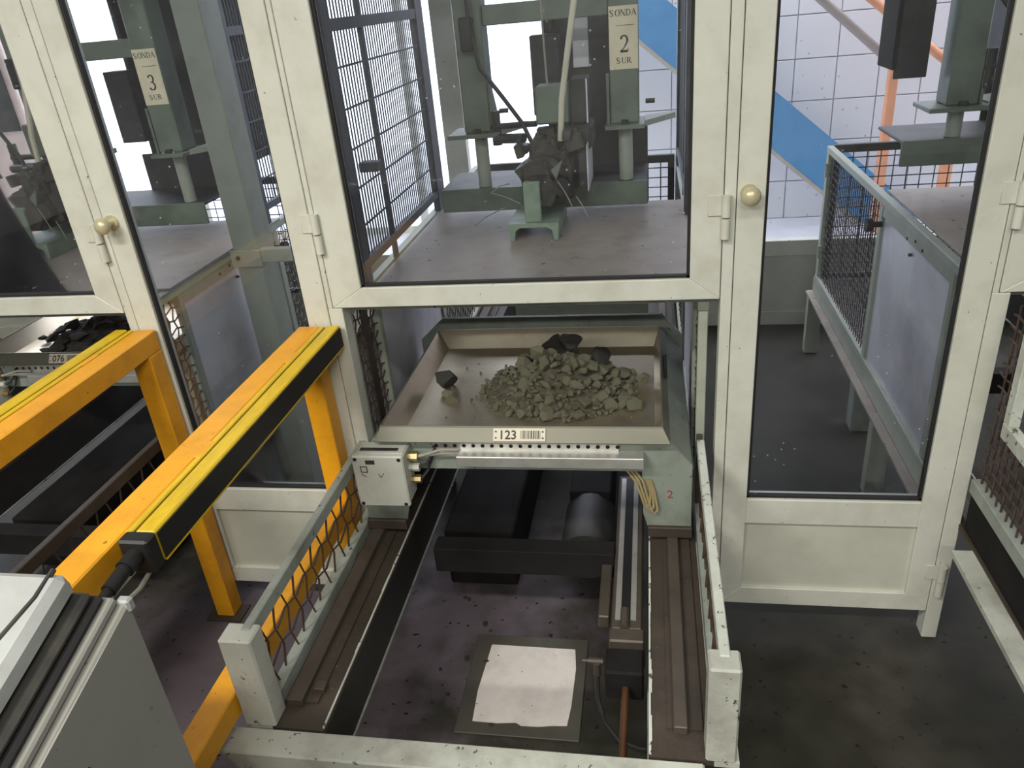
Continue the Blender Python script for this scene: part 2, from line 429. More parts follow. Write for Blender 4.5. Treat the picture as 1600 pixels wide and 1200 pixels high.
# rear wall of white tiles beyond the rear partition, window band to its left
WY = 4.45
wr = thing('wall_far', (0, WY, 0)); struct(wr, 'bright white tiled rear wall beyond the booths')
box('backing', 'tile_joint', wr, -0.72, 6.5, WY + 0.012, WY + 0.16, 0, 2.62)
T = 0.29
tile_me = None
for i in range(24):
    for j in range(9):
        x0, z0 = -0.70 + i * T, j * T
        if tile_me is None:
            o = MB().box(x0 + .004, x0 + T - .004, WY, WY + .012, z0 + .004, z0 + T - .004, b=0.002).build('tile', 'tile_white', wr)
            tile_me = o; base = (x0, z0)
        else:
            o = tile_me.copy(); COL.objects.link(o); o.parent = wr
            o.location = (x0 - base[0], 0, z0 - base[1])
wn = thing('window_1', (-3.6, WY, 0)); struct(wn, 'tall bright window band in the rear wall')
for k in range(6):
    x = -6.5 + k * 1.156
    box('mullion', 'white_frame', wn, x - .03, x + .03, WY, WY + .06, 0, 2.6)
for z in (0.03, 2.57):
    box('transom', 'white_frame', wn, -6.5, -0.72, WY + .005, WY + .055, z - .03, z + .03)
for k in range(5):
    x = -6.5 + k * 1.156
    for z0, z1 in ((.06, 2.54),):
        box('pane', 'glass_clean', wn, x + .03, x + 1.126, WY + .028, WY + .032, z0, z1)

# ------------------------------------------------------------------ partitions with doors
door_no = [0]; trim_no = [0]
def frame_door(x0, x1, z0, z1, sl, sr, rb, rt, yf, s, label, mid=None, knob=None, hinge=None):
    """framed glazed leaf in the plane y=yf; s=+1: the outer face looks to -y"""
    door_no[0] += 1
    d = thing('door_%d' % door_no[0], ((x0 + x1) / 2, yf, z0)); struct(d, label)
    Y = lambda t: yf + s * t
    def mem(name, pts, t0=0.0, t1=0.045, mt='white_frame', b=0.0018):
        return MB().prism(pts, min(Y(t0), Y(t1)), max(Y(t0), Y(t1)), 'y', b).build(name, mt, d)
    mem('stile', [(x0, z0), (x0 + sl, z0 + rb), (x0 + sl, z1 - rt), (x0, z1)])
    mem('stile', [(x1, z0), (x1, z1), (x1 - sr, z1 - rt), (x1 - sr, z0 + rb)])
    mem('bottom_rail', [(x0, z0), (x1, z0), (x1 - sr, z0 + rb), (x0 + sl, z0 + rb)])
    mem('top_rail', [(x0, z1), (x0 + sl, z1 - rt), (x1 - sr, z1 - rt), (x1, z1)])
    gx0, gx1, gz0, gz1 = x0 + sl, x1 - sr, z0 + rb, z1 - rt
    if mid:
        p0, p1 = mid
        mem('middle_rail', [(gx0, p0), (gx1, p0), (gx1, p1), (gx0, p1)])
        mem('lower_panel', [(gx0, gz0), (gx1, gz0), (gx1, p0), (gx0, p0)], 0.012, 0.03, 'white_panel', 0)
        gz0 = p1
    g = 0.007
    gk = MB()
    ya, yb = sorted((Y(0.010), Y(0.024)))
    gk.box(gx0, gx0 + g, ya, yb, gz0, gz1); gk.box(gx1 - g, gx1, ya, yb, gz0, gz1)
    gk.box(gx0, gx1, ya, yb, gz0, gz0 + g); gk.box(gx0, gx1, ya, yb, gz1 - g, gz1)
    gk.build('gasket', 'gasket', d)
    ya, yb = sorted((Y(0.0165), Y(0.0205)))
    box('pane', 'glass' if s > 0 else 'glass_clean', d, gx0 + .001, gx1 - .001, ya, yb, gz0 + .001, gz1 - .001)
    if knob:
        kx, kz = knob
        k = MB().cyl((kx, Y(0), kz), (kx, Y(-.006), kz), .019, 18).cyl((kx, Y(-.006), kz), (kx, Y(-.03), kz), .009).sphere((kx, Y(-.042), kz), .022, 1, .8, 1).build('knob', 'knob_brass', d, True)
        tag(k, 'round brass coloured door knob')
    for hx, hz in (hinge or ()):
        h = MB().box(hx - .036, hx - .002, min(Y(0), Y(-.004)), max(Y(0), Y(-.004)), hz - .048, hz, b=.001)
        h.cyl((hx + .004, Y(-.009), hz - .049), (hx + .004, Y(-.009), hz), .0105, 12)
        h.cyl((hx + .004, Y(-.009), hz - .1), (hx + .004, Y(-.009), hz - .053), .0105, 12)
        h.build('hinge', 'white_frame', d, True)
    return d

def post(x0, x1, z0, z1, yf, s, x2=None):
    trim_no[0] += 1
    t = MB()
    ya, yb = sorted((yf + s * .001, yf + s * .05))
    t.box(x0, x1, ya, yb, z0, min(z1, 1.053) if x2 else z1, b=.0015)
    if x2: t.box(x0, x2, ya, yb, 1.053, z1, b=.0015)
    o = t.build('trim_%d' % trim_no[0], 'white_frame')
    struct(o, 'white aluminium post between booth doors')
    return o

ZT = 2.28
def partition(yf, s, where, names):
    for k in (-1, 0, 1):
        dx = k * PERIOD
        frame_door(-0.821 + dx, 0.166 + dx, 1.055, ZT, .086, .071, .053, .06, yf, s, names[k][0],
                   hinge=((0.168 + dx, 1.307), (0.168 + dx, 2.1)))
        if k < 1 or True:
            frame_door(0.196 + dx, 0.765 + dx, 0.10, ZT, .062, .062, .06, .06, yf, s, names[k][1], mid=(.39, .47),
                       knob=(0.221 + dx, 1.31), hinge=((0.779 + dx, 1.307), (0.779 + dx, .266)))
        post(0.168 + dx, 0.194 + dx, 0.0, ZT, yf, s)
        post(0.767 + dx, 0.806 + dx, 0.0, ZT, yf, s, 0.780 + dx)
    dx = -2 * PERIOD
    post(0.767 + dx, 0.806 + dx, 0.0, ZT, yf, s, 0.780 + dx)
    trim_no[0] += 1
    ya, yb = sorted((yf - s * .005, yf + s * .055))
    struct(box('trim_%d' % trim_no[0], 'white_frame', None, -6.49, 6.49, ya, yb, ZT + .002, 2.42), 'white header beam above the %s doors' % where)
    trim_no[0] += 1
    struct(box('trim_%d' % trim_no[0], 'wall_paint', None, -6.49, 6.49, ya, yb, 2.422, 3.39))
    for k in (-1, 0, 1):
        trim_no[0] += 1
        ya, yb = sorted((yf + s * .055, yf + s * .09))
        struct(box('trim_%d' % trim_no[0], 'grey_paint', None, -0.80 + k * PERIOD, 0.166 + k * PERIOD, ya, yb, 1.028, 1.062), 'grey steel lintel under the booth door')
partition(0.0, 1, 'front', {
    -1: ('glazed upper booth door at the left edge over the tray marked 076', 'tall glazed door left of the tray marked 123'),
    0: ('wide glazed upper booth door above the tray of rocks', 'tall glazed door right of the tray of rocks with brass knob'),
    1: ('glazed upper booth door cut off by the right edge', 'tall glazed door outside the right edge')})
# rear of the booths: low wall with cap and a white post
wl = thing('wall_rear', (0, Y_REAR, 0)); struct(wl, 'low pale wall behind the booths')
MB().box(-6.49, 6.49, Y_REAR, Y_REAR + .05, .0, .39).build('low_panel', 'white_panel', wl)
MB().box(-6.49, 6.49, Y_REAR - .006, Y_REAR + .056, .3905, .475, b=.002).build('cap_rail', 'white_frame', wl)
MB().box(-6.49, 6.49, Y_REAR - .012, Y_REAR, .0, .075).build('skirting', 'white_panel', wl)
for x in (-1.07, -1.07 - PERIOD):
    trim_no[0] += 1
    struct(box('trim_%d' % trim_no[0], 'white_frame', None, x, x + .115, Y_REAR, Y_REAR + .06, .4755, 3.38), 'white post behind the booths')

# ------------------------------------------------------------------ tray track table (front table of every station)
def make_table():
    t = thing('track_table', (XC, -0.30, 0), 'grey steel track table with empty opening in front of the tray marked 123', 'track table', 'track tables of the stations')
    # side beams: deck plates with inner web
    for sx, xo, xi in ((-1, -0.862, -0.684), (1, 0.166, -0.006)):
        a, c = sorted((xo, xi))
        box('side_deck', 'rust_deck', t, *((-.006, .118) if sx > 0 else (-.800, -.684)), -0.765, .05, .386, .398)
        box('outer_flange', 'table_paint', t, *((.1185, .166) if sx > 0 else (-.850, -.8005)), -0.765, -.10, .384, .398)
        box('side_deck', 'rust_deck', t, *((-.006, .112) if sx > 0 else (-.800, -.684)), .0505, 1.88, .386, .398)
        w = (xi, xi + .010) if sx > 0 else (xi - .010, xi)
        box('inner_web', 'black_web', t, w[0], w[1], -0.762, 1.88, .25, .385)
        e = MB()
        for k in range(40):          # bare bright edge of the inner lip, uneven
            y0 = -0.76 + k * .03
            wd = .004 + .006 * max(0, noise.noise((k * .37, sx, 0.3)))
            x0, x1 = (xi, xi + wd) if sx > 0 else (xi - wd, xi)
            e.box(x0, x1, y0, y0 + .0302, .3978, .4015)
        e.build('bare_edge', 'chipped_white', t)
        box('lower_lip', 'grey_paint', t, *( (xi - .004, xi + .02) if sx > 0 else (xi - .02, xi + .004)), -0.762, 1.88, .244, .25)
        bx = (.043, .071) if sx > 0 else (-.789, -.752)
        bar = MB().box(bx[0], bx[1], -0.71, 1.85, .398, .420, b=.002).build('track_bar', 'track_steel', t)
        box('track_base', 'rust_deck', t, bx[0] - .012, bx[1] + .03, -0.70, 1.85, .398, .404)
        # low guard fence
        xf = .132 if sx > 0 else -.815
        fm = 'chipped_white' if sx > 0 else 'grey_paint'
        tr = MB()
        tr.box(xf - .010, xf + .010, -0.735, 0.02, .612, .648, b=.002)
        tr.build('fence_top_rail', fm, t)
        box('fence_bottom_rail', 'grey_paint', t, xf - .012, xf + .016, -0.735, 0.02, .400, .440, b=.002)
        wm = MB(); wavy_wires(wm, 'x', xf, -0.735, 0.0, .44, .612, .052, .0030, .006)
        wm.build('fence_wire_mesh', 'wire_rust', t)
        px = (.102, .160) if sx > 0 else (-.862, -.790)
        MB().box(px[0], px[1], -0.767, -0.714, .399, .645, b=.004).build('corner_post', 'table_paint', t)
        for ly in (-0.70, 1.20):
            lx = .05 if sx > 0 else -.74
            MB().box(lx - .04, lx + .04, ly - .04, ly + .04, 0, .386, b=.003).build('leg', 'grey_paint', t)
        MB().box(xf - .010, xf + .006, .02, .03, .44, .66).build('fence_end', 'rust_deck', t)
    fb = [(-0.89, .398), (.10, .398), (.10, .318), (-0.845, .318)]
    MB().prism(fb, -0.832, -0.768, 'y', .004).build('front_beam', 'table_paint', t)
    MB().box(-0.62, -0.10, -0.10, -0.04, .262, .345, b=.002).build('cross_member', 'dark_steel', t)
    MB().box(-0.62, -0.10, 1.0, 1.06, .262, .345, b=.002).build('cross_member', 'dark_steel', t)
    for (x, y) in ((-.805, -.22), (-.73, -.66)):
        MB().box(x - .013, x + .013, y - .013, y + .013, .398, .414, b=.002).build('stop_block', 'track_steel', t)
    return t
table = make_table()
# pneumatic cylinder hung inside the right beam
cy = thing('pneumatic_cylinder', (-.055, -.2, .30), 'pneumatic cylinder with pale profile strips mounted inside the right track beam', 'cylinder')
MB().box(-.098, -.022, -.37, .30, .262, .340, b=.004).build('barrel', 'track_steel', cy)
for x in (-.082, -.044):
    box('profile_strip', 'aluminium', cy, x - .007, x + .007, -.34, .28, .3385, .3425)
box('slot', 'black_plastic', cy, -.074, -.052, -.34, .28, .3385, .341)
MB().box(-.102, -.016, -.415, -.371, .255, .345, b=.004).build('end_cap', 'track_steel', cy)
MB().box(-.108, -.018, -.495, -.417, .235, .325, b=.005).build('valve_block', 'dark_steel', cy)
MB().cyl((-.065, -.37, .345), (-.065, -.31, .345), .011).build('fitting', 'track_steel', cy, True)
MB().box(-.135, -.106, -.30, -.02, .27, .31, b=.003).build('side_rail', 'track_steel', cy)
MB().cyl((-.115, -.44, .30), (-.150, -.44, .30), .008).cyl((-.150, -.44, .30), (-.165, -.44, .30), .005).cyl((-.130, -.445, .30), (-.130, -.445, .262), .009).build('elbow_fitting', 'track_steel', cy, True)
MB().tube([(-.13, -.445, .262), (-.13, -.46, .20), (-.115, -.49, .15), (-.08, -.52, .125), (-.03, -.535, .12), (.0, -.535, .12)], .006, 8).build('hose', 'cable_black', cy, True)
MB().cyl((-.06, -.50, .28), (-.062, -.755, .29), .009, 10).build('feed_pipe', 'copper_pipe', cy, True)
# steel plate on the floor
fp = thing('floor_plate', (-.355, -.262, 0), 'square floor plate with white centre under the open track table', 'floor plate')
MB().box(-.524, -.186, -.438, -.085, 0, .006, b=.002).build('rim', 'floor_plate_edge', fp)
pts = [(-.474, -.126), (-.222, -.128), (-.214, -.20), (-.216, -.33), (-.222, -.395), (-.26, -.398), (-.30, -.404), (-.345, -.405), (-.36, -.396), (-.41, -.402), (-.479, -.401), (-.484, -.30)]
MB().prism(pts, .006, .008, 'z').build('bright_centre', 'floor_plate_white', fp)  # irregular near-white sheet laid on the darker rim plate
for i in range(22):
    x, y = random.uniform(-.64, -.42), random.uniform(-.45, .45)
    s = random.uniform(.003, .011)
    b_ = MB(); bmesh.ops.create_icosphere(b_.bm, subdivisions=1, radius=s, matrix=Matrix.Translation((x, y, s * .45)) @ Matrix.Diagonal((1, random.uniform(.6, 1.2), .6, 1)))
    o = b_.build('ore_crumb', 'ore_dark', None)
    tag(o, 'small dark ore crumb lying on the floor beneath the track table', 'rock', 'crumbs on the floor under the table')

# the tables of the neighbouring stations
lt = shift_copy(table, (-PERIOD, 0, 0), 'dirty dark steel track table behind the orange guard rail at the left edge')
for ch in lt.children:                       # this table is black with ore dirt
    if ch.name.split('.')[0] in ('fence_top_rail', 'fence_bottom_rail', 'corner_post', 'front_beam', 'fence_end', 'outer_web', 'bare_edge'):
        ch.data = ch.data.copy(); ch.data.materials[0] = MATS['rust_deck']
rt = shift_copy(table, (PERIOD, 0, 0), 'grey steel track table cut off by the right edge')
for ch in list(rt.children):                 # its near fence is the tall mesh guard below
    if ch.name.split('.')[0] in ('fence_top_rail', 'fence_wire_mesh', 'fence_end', 'corner_post', 'fence_bottom_rail', 'stop_block') and min(v.co.x for v in ch.data.vertices) < 0:
        bpy.data.objects.remove(ch)
tg = thing('mesh_guard', (.80, -.36, .398), 'tall rusty mesh guard on the track table at the right edge', 'mesh guard')
XG = .815
MB().box(XG - .014, XG + .014, -.72, -.015, .520, .560, b=.002).build('bottom_rail', 'grey_paint', tg)
MB().box(XG - .006, XG + .006, -.72, -.015, .399, .5195).build('dark_gap_fill', 'dark_steel', tg)  # added dark sheet stands in for the shaded open gap below the rail
MB().box(XG - .012, XG + .012, -.72, -.10, .735, .775, b=.002).build('inner_rail', 'chipped_white', tg)
MB().box(XG - .012, XG + .012, -.13, -.10, .7755, 1.10, b=.002).build('inner_post', 'chipped_white', tg)
MB().box(XG - .012, XG + .012, -.72, -.69, .7755, 1.10, b=.002).build('inner_post', 'chipped_white', tg)
w_ = MB(); wavy_wires(w_, 'x', XG, -.72, -.012, .56, .735, .030, .0030, .004); w_.build('wire_mesh', 'wire_rust', tg)
w_ = MB(); wavy_wires(w_, 'x', XG, -.10, -.012, .735, 1.04, .030, .0030, .004); w_.build('wire_mesh', 'wire_rust', tg)

def make_drive(dx, label):
    d = thing('drive_unit', (XC + dx, .7, 0), label, 'drive unit', 'drive units under the tracks')
    MB().box(-.655 + dx, -.43 + dx, .12, 1.7, .02, .235, b=.006).build('dark_box_left', 'dark_steel', d)  # this box and the next are added to darken the space under the trolley
    MB().box(-.27 + dx, -.13 + dx, .35, 1.7, .02, .235, b=.006).build('dark_box_right', 'dark_steel', d)
    MB().cyl((-.20 + dx, .12, .15), (-.20 + dx, .3495, .15), .085, 20).build('motor', 'machine_dark', d, True)
    MB().cyl((-.20 + dx, .10, .15), (-.20 + dx, .1195, .15), .06, 20).build('fan_cover', 'machine_dark', d, True)
    for x in (-.60, -.25):
        MB().box(x - .03 + dx, x + .03 + dx, .6, .66, 0, .02).build('foot', 'dark_steel', d)
    return d
make_drive(0, 'black motor and added dark boxes under the track of the tray marked 123')
make_drive(-PERIOD, 'black motor and added dark boxes under the track of the left tray')

# ------------------------------------------------------------------ weighing trolley, tray, rocks
def make_trolley():
    c = thing('tray_trolley', (XC, .26, .42), 'grey painted trolley with junction box carrying the tray marked 123', 'trolley', 'tray trolleys')
    body = [(.105, .455), (.105, .640), (.052, .706), (-.742, .706), (-.795, .640), (-.795, .455), (-.783, .455), (-.783, .636), (-.737, .694), (.047, .694), (.093, .636), (.093, .455)]
    MB().prism(body, -.085, .62, 'y').build('body_shell', 'trolley_paint', c)
    arch = [(.106, .43), (.106, .642), (.050, .714), (-.740, .714), (-.796, .642), (-.796, .43), (-.686, .43), (-.670, .49), (-.670, .625), (-.020, .625), (-.020, .49), (-.004, .43)]
    MB().prism(arch, -.100, -.086, 'y', .0015).build('front_plate', 'trolley_paint', c)
    back = [(.106, .45), (.106, .690), (.040, .768), (-.710, .768), (-.796, .690), (-.796, .45), (-.686, .45), (-.670, .60), (-.020, .60), (-.004, .45)]
    MB().prism(back, .615, .632, 'y', .0015).build('rear_plate', 'trolley_paint', c)
    for x0, x1 in ((-.008, .108), (-.798, -.682)):
        MB().box(x0, x1, -.112, -.075, .4205, .452, b=.002).build('foot', 'rust_deck', c)
        MB().box(x0, x1, .56, .64, .4205, .452, b=.002).build('foot', 'rust_deck', c)
    # perforated strip
    ps = MB().box(-.572, -.080, -.106, -.1005, .686, .712)
    s = ps.build('perforated_strip', 'aluminium', c)
    hl = MB()
    for i in range(20):
        x = -.561 + i * .0252
        hl.cyl((x, -.1055, .700), (x, -.1068, .700), .0055, 10)
    hl.build('strip_holes', 'gasket', s)
    # cable duct
    MB().box(-.502, -.016, -.140, -.101, .655, .686, b=.0015).build('cable_duct', 'aluminium', c)
    MB().box(-.575, -.500, -.118, -.101, .674, .684).build('duct_tail', 'aluminium', c)
    # junction box
    j = MB().box(-.772, -.634, -.165, -.101, .556, .709, b=.005).build('junction_box', 'box_grey', c)
    MB().box(-.774, -.632, -.183, -.1655, .553, .712, b=.004).build('box_lid', 'box_grey', j)
    for x in (-.763, -.643):
        for z in (.563, .702):
            MB().cyl((x, -.1832, z), (x, -.1845, z), .0052, 10).build('lid_screw', 'gasket', j)
    mk = MB().box(-.735, -.710, -.1842, -.1832, .688, .700)
    mk.build('type_plate', 'machine_dark', j)
    box('top_label', 'machine_dark', j, -.760, -.655, -.150, -.137, .709, .7105)
    pm = MB()
    for (x0, z0, x1, z1) in ((-.752, .679, -.733, .681), (-.752, .662, -.733, .664), (-.752, .662, -.750, .681), (-.735, .662, -.733, .681)):
        pm.box(x0, x1, -.1840, -.1832, z0, z1)
    r_ = Matrix.Rotation(.6, 3, 'Y')
    pm.box(-.753, -.738, -.1840, -.1832, .652, .6535, rot=r_)
    pm.box(-.708, -.6955, -.1840, -.1832, .652, .6535, rot=Matrix.Rotation(1.1, 3, 'Y'))
    pm.box(-.703, -.685, -.1840, -.1832, .653, .6545, rot=Matrix.Rotation(-1.0, 3, 'Y'))
    pm.build('pen_marks', 'ink', j)
    for z, r, mt in ((.684, .012, 'brass'), (.650, .010, 'box_grey'), (.612, .010, 'brass')):
        MB().cyl((-.634, -.135, z), (-.622, -.135, z), r, 6).cyl((-.622, -.135, z), (-.606, -.135, z), r * 1.15, 6).build('cable_gland', mt, j)
    MB().tube([(-.606, -.135, .684), (-.58, -.132, .690), (-.545, -.122, .697), (-.50, -.115, .693)], .0045, 8).build('signal_cable', 'cable_grey', j, True)
    MB().tube([(-.606, -.135, .686), (-.585, -.13, .684), (-.55, -.12, .684), (-.50, -.112, .680)], .004, 8).build('signal_cable', 'cable_grey', j, True)
    MB().tube([(-.606, -.135, .650), (-.590, -.128, .655), (-.575, -.118, .675), (-.565, -.11, .69), (-.57, -.108, .70)], .004, 8).build('signal_cable', 'cable_black', j, True)
    MB().tube([(-.606, -.135, .612), (-.59, -.12, .63), (-.575, -.108, .67), (-.57, -.106, .686)], .004, 8).build('signal_cable', 'cable_black', j, True)
    lp = [(-.60 + .022 * math.cos(a), -.104, .702 + .02 * math.sin(a)) for a in [math.pi * k / 10 for k in range(11)]]
    MB().tube(lp, .0035, 8).build('cable_loop', 'cable_grey', j, True)
    # hanging cable coil under the right end of the duct
    for k in range(3):
        q = k * .010
        pts = [(-.085 + q, -.078, .632), (-.060 + q, -.095, .622), (-.040 + q, -.106, .598), (-.026 + q, -.110, .560 - q), (-.018 + q, -.112, .530 - q), (-.010 + q, -.112, .518 - q), (-.002 + q, -.110, .530 - q), (.000 + q * .5, -.106, .565), (-.010 + q * .5, -.104, .60)]
        MB().tube(pts, .0034, 8).build('hanging_cable', 'cable_tan', c, True)
    mk = MB(); text_on_front(mk, '2', .035, .050, -.1005, .552)
    mk.build('painted_mark', 'red_mark', c)
    return c
trolley = make_trolley()

def make_tray(num, label):
    t = thing('sample_tray', (XC, .21, .706), label, 'tray', 'stainless sample trays')
    zf, zr = .709, .760
    ox0, ox1, oy0, oy1 = -.706, .030, -.108, .535      # rim
    ix0, ix1, iy0, iy1 = -.664, .012, -.068, .492      # floor
    v = []
    for (a, z) in (((ix0, ix1, iy0, iy1), zf), ((ox0, ox1, oy0, oy1), zr)):
        v += [(a[0], a[2], z), (a[1], a[2], z), (a[1], a[3], z), (a[0], a[3], z)]
    pan = MB()
    d = .003
    lo = [(p[0], p[1], p[2] - d) for p in v[:4]]
    hi = [(ox0 - .002, oy0 - .002, zr), (ox1 + .002, oy0 - .002, zr), (ox1 + .002, oy1 + .002, zr), (ox0 - .002, oy1 + .002, zr)]
    V = v + lo + hi
    F = [(0, 1, 2, 3)] + [(i, (i + 1) % 4, 4 + (i + 1) % 4, 4 + i) for i in range(4)]
    F += [(8, 11, 10, 9)] + [(8 + i, 12 + i, 12 + (i + 1) % 4, 8 + (i + 1) % 4) for i in range(4)]
    F += [(4 + i, 4 + (i + 1) % 4, 12 + (i + 1) % 4, 12 + i) for i in range(4)]
    pan.add(V, F); pan.build('pan', 'stainless', t)
    # outward sloping flanges
    fl = MB()
    e, dz = .024, -.034
    rim = [(ox0, oy0), (ox1, oy0), (ox1, oy1), (ox0, oy1)]
    out = [(ox0 - e * .6, oy0 - e), (ox1 + e * .8, oy0 - e), (ox1 + e * .8, oy1 + e * .6), (ox0 - e * .6, oy1 + e * .6)]
    for i in range(4):
        a, b_ = rim[i], rim[(i + 1) % 4]; c_, d_ = out[(i + 1) % 4], out[i]
        n = .0025
        fl = MB()
        zz = dz if i != 0 else dz
        fl.add([(*a, zr), (*b_, zr), (*c_, zr + zz), (*d_, zr + zz), (*a, zr - n), (*b_, zr - n), (*c_, zr + zz - n), (*d_, zr + zz - n)],
               [(0, 1, 2, 3), (7, 6, 5, 4), (0, 4, 5, 1), (1, 5, 6, 2), (2, 6, 7, 3), (3, 7, 4, 0)])
        fl.build('flange', 'tray_rim', t)
    rb = MB()
    for i in range(4):
        a, b_ = rim[i], rim[(i + 1) % 4]
        rb.tube([(*a, zr), (*b_, zr)], .0022, 6)
    rb.build('rim_bead', 'tray_rim', t)
    # oblong hand hole on the right flange
    hx = ox1 + .010
    box('hand_slot', 'gasket', t, hx, hx + .009, .20, .34, zr - .018, zr - .011)
    # id plate, leaning with the front flange
    tilt = math.atan2(e, -dz)
    rot = Matrix.Rotation(-tilt, 3, 'X')
    cx, cyy, cz = -.331, oy0 - e * .5 - .0022, zr + dz * .5 + .0015
    p = MB().box(cx - .068, cx + .068, cyy - .001, cyy + .001, cz - .0165, cz + .0165, rot=rot).build('id_plate', 'plate_white', t)
    ink = MB()
    text_on_front(ink, num, .032, cx - .030, cyy - .0017, cz - .001, .0006, 1.0, tilt)
    ct, st = math.cos(tilt), math.sin(tilt)
    x = cx + .004; rnd = random.Random(3)
    while x < cx + .054:
        w = rnd.choice((.0012, .0012, .002, .003)); h = .0105
        ink.box(x, x + w, cyy - .0018, cyy - .0010, cz - h, cz + h, rot=rot, piv=(x, cyy, cz))
        x += w + rnd.choice((.0014, .002, .0026))
    for s in (-1, 1):
        for q in (-.008, .008):
            ink.cyl((cx + s * .061, cyy + q * st - .0012, cz + q * ct), (cx + s * .061, cyy + q * st - .002, cz + q * ct), .0028, 8)
    ink.build('id_print', 'ink', p)
    return t
tray = make_tray('123', 'stainless sample tray marked 123 holding the heap of ore')

# heap of ore
HC = (-.262, .205)
def heap_h(x, y):
    dx, dy = (x - HC[0]), (y - HC[1])
    q = math.sqrt((dx / (.225 if dx < 0 else .215)) ** 2 + (dy / (.20 if dy < 0 else .19)) ** 2)
    h = .112 * max(0, 1 - q) ** .9
    return h * (1 + .18 * noise.noise((x * 30, y * 30, 1.0)))
hb = MB()
n = 70
gv = {}
for i in range(n + 1):
    for j in range(n + 1):
        x = HC[0] - .30 + .56 * i / n; y = HC[1] - .25 + .48 * j / n
        x = min(max(x, -.655), .008); y = min(max(y, -.062), .48)
        h = heap_h(x, y) * .86 + .005 * noise.noise((x * 90, y * 90, 5)) - .0025
        gv[i, j] = hb.bm.verts.new((x, y, .7093 + max(-.002, h)))
for i in range(n):
    for j in range(n):
        q = [gv[i, j], gv[i + 1, j], gv[i + 1, j + 1], gv[i, j + 1]]
        if max(v.co.z for v in q) > .7105:
            try: hb.bm.faces.new(q)
            except ValueError: pass
bmesh.ops.delete(hb.bm, geom=[v for v in hb.bm.verts if not v.link_faces], context='VERTS')
fo = hb.build('ore_fines', 'fines', None, False)
tag(fo, 'greenish grey fine rubble filling the heap in the tray marked 123', 'rubble', kind='stuff')

def rock_mesh(seed, mt):
    rnd = random.Random(seed)
    bm = bmesh.new()
    bmesh.ops.create_icosphere(bm, subdivisions=3, radius=1.0)
    planes = [(Vector((rnd.uniform(-1, 1), rnd.uniform(-1, 1), rnd.uniform(-1, 1))).normalized(), rnd.uniform(.40, .80)) for _ in range(14)]
    for v in bm.verts:
        v.co *= 1 + .22 * noise.noise(v.co * 1.3 + Vector((seed * 3.1, 0, 0)))
        for nrm, d in planes:
            k = v.co.dot(nrm)
            if k > d: v.co -= nrm * (k - d)
        v.co *= 1 + .05 * noise.noise(v.co * 5 + Vector((seed, 0, 0)))
    me = bpy.data.meshes.new('ore_lump'); bm.to_mesh(me); bm.free()
    me.materials.append(MATS[mt])
    return me
rocks = [rock_mesh(s, 'ore') for s in range(10)]
dark_rock = [rock_mesh(s + 20, 'ore_dark') for s in range(3)]
def rock(me, loc, sx, sy, sz, rot, label, group=None, name='ore_lump'):
    o = bpy.data.objects.new(name, me); COL.objects.link(o)
    o.location = loc; o.scale = (sx, sy, sz); o.rotation_euler = rot
    return tag(o, label, 'rock', group)
rnd = random.Random(11)
def rock_label(x, y, s):
    size = 'large' if s > .0155 else 'small'
    if heap_h(x, y) > .075: part = 'close to the peak of the heap'
    elif y < HC[1] - .11: part = 'along the front foot of the heap'
    elif x < HC[0] - .08: part = 'on the left slope of the heap'
    elif x > HC[0] + .08: part = 'on the right slope of the heap'
    else: part = 'on the middle of the front slope of the heap'
    return size + ' greenish grey ore lump ' + part
placed = []
tries = 0
while len(placed) < 285 and tries < 30000:
    tries += 1
    a, q = rnd.uniform(0, 2 * math.pi), math.sqrt(rnd.random()) * 1.03
    x = HC[0] + q * math.cos(a) * .225; y = HC[1] + q * math.sin(a) * .20
    if y > HC[1] + .12 or not (-.63 < x < -.005) or y < -.045: continue
    big = len(placed) < 95
    s = rnd.uniform(.016, .027) if big else rnd.uniform(.006, .014)
    if x < HC[0] - .12: s *= .55
    if any((x - p[0]) ** 2 + (y - p[1]) ** 2 < (.52 * (s + p[2])) ** 2 for p in placed): continue
    placed.append((x, y, s))
    z = .7093 + heap_h(x, y) * .92 + s * .30
    rock(rnd.choice(rocks), (x, y, max(z, .7093 + s * .62)), s * rnd.uniform(.9, 1.5), s * rnd.uniform(.8, 1.2), s * rnd.uniform(.55, .95),
         (rnd.uniform(-.7, .7), rnd.uniform(-.7, .7), rnd.uniform(0, 6.28)), rock_label(x, y, s), 'ore lumps heaped in the tray')
zt = .7093
rock(rocks[2], (-.315, .215, zt + .108), .030, .026, .028, (.2, .1, .4), 'pale upright ore lump near the peak of the heap')
rock(dark_rock[0], (-.232, .262, zt + .118), .042, .034, .044, (.3, .2, 1.0), 'dark blocky ore lump crowning the heap')
rock(dark_rock[1], (-.290, .285, zt + .090), .058, .036, .044, (.1, .0, .3), 'wide dark ore lump behind the peak of the heap')  # near-black colour of the rear lumps stands in for the heap's shadow
rock(dark_rock[2], (-.365, .27, zt + .045), .048, .036, .036, (.0, .3, 2.0), 'dark ore lump on the left rear slope of the heap')
rock(dark_rock[1], (-.15, .275, zt + .055), .052, .036, .036, (.0, -.3, 1.2), 'dark ore lump on the right rear slope of the heap')
rock(dark_rock[0], (-.602, .205, zt + .030), .040, .034, .046, (.1, .2, .2), 'dark ore lump standing alone at the left side of the tray')
rock(rocks[4], (-.580, .140, zt + .014), .030, .022, .020, (.1, .0, .5), 'pale flat ore lump lying alone beside the dark one at left')
rock(rocks[6], (-.045, .085, zt + .018), .040, .034, .022, (.0, .1, .2), 'olive flat slab of ore by the right front corner of the tray')
rock(rocks[7], (-.075, .24, zt + .026), .040, .028, .026, (.0, .1, .9), 'ore lump at the right rear end of the heap')
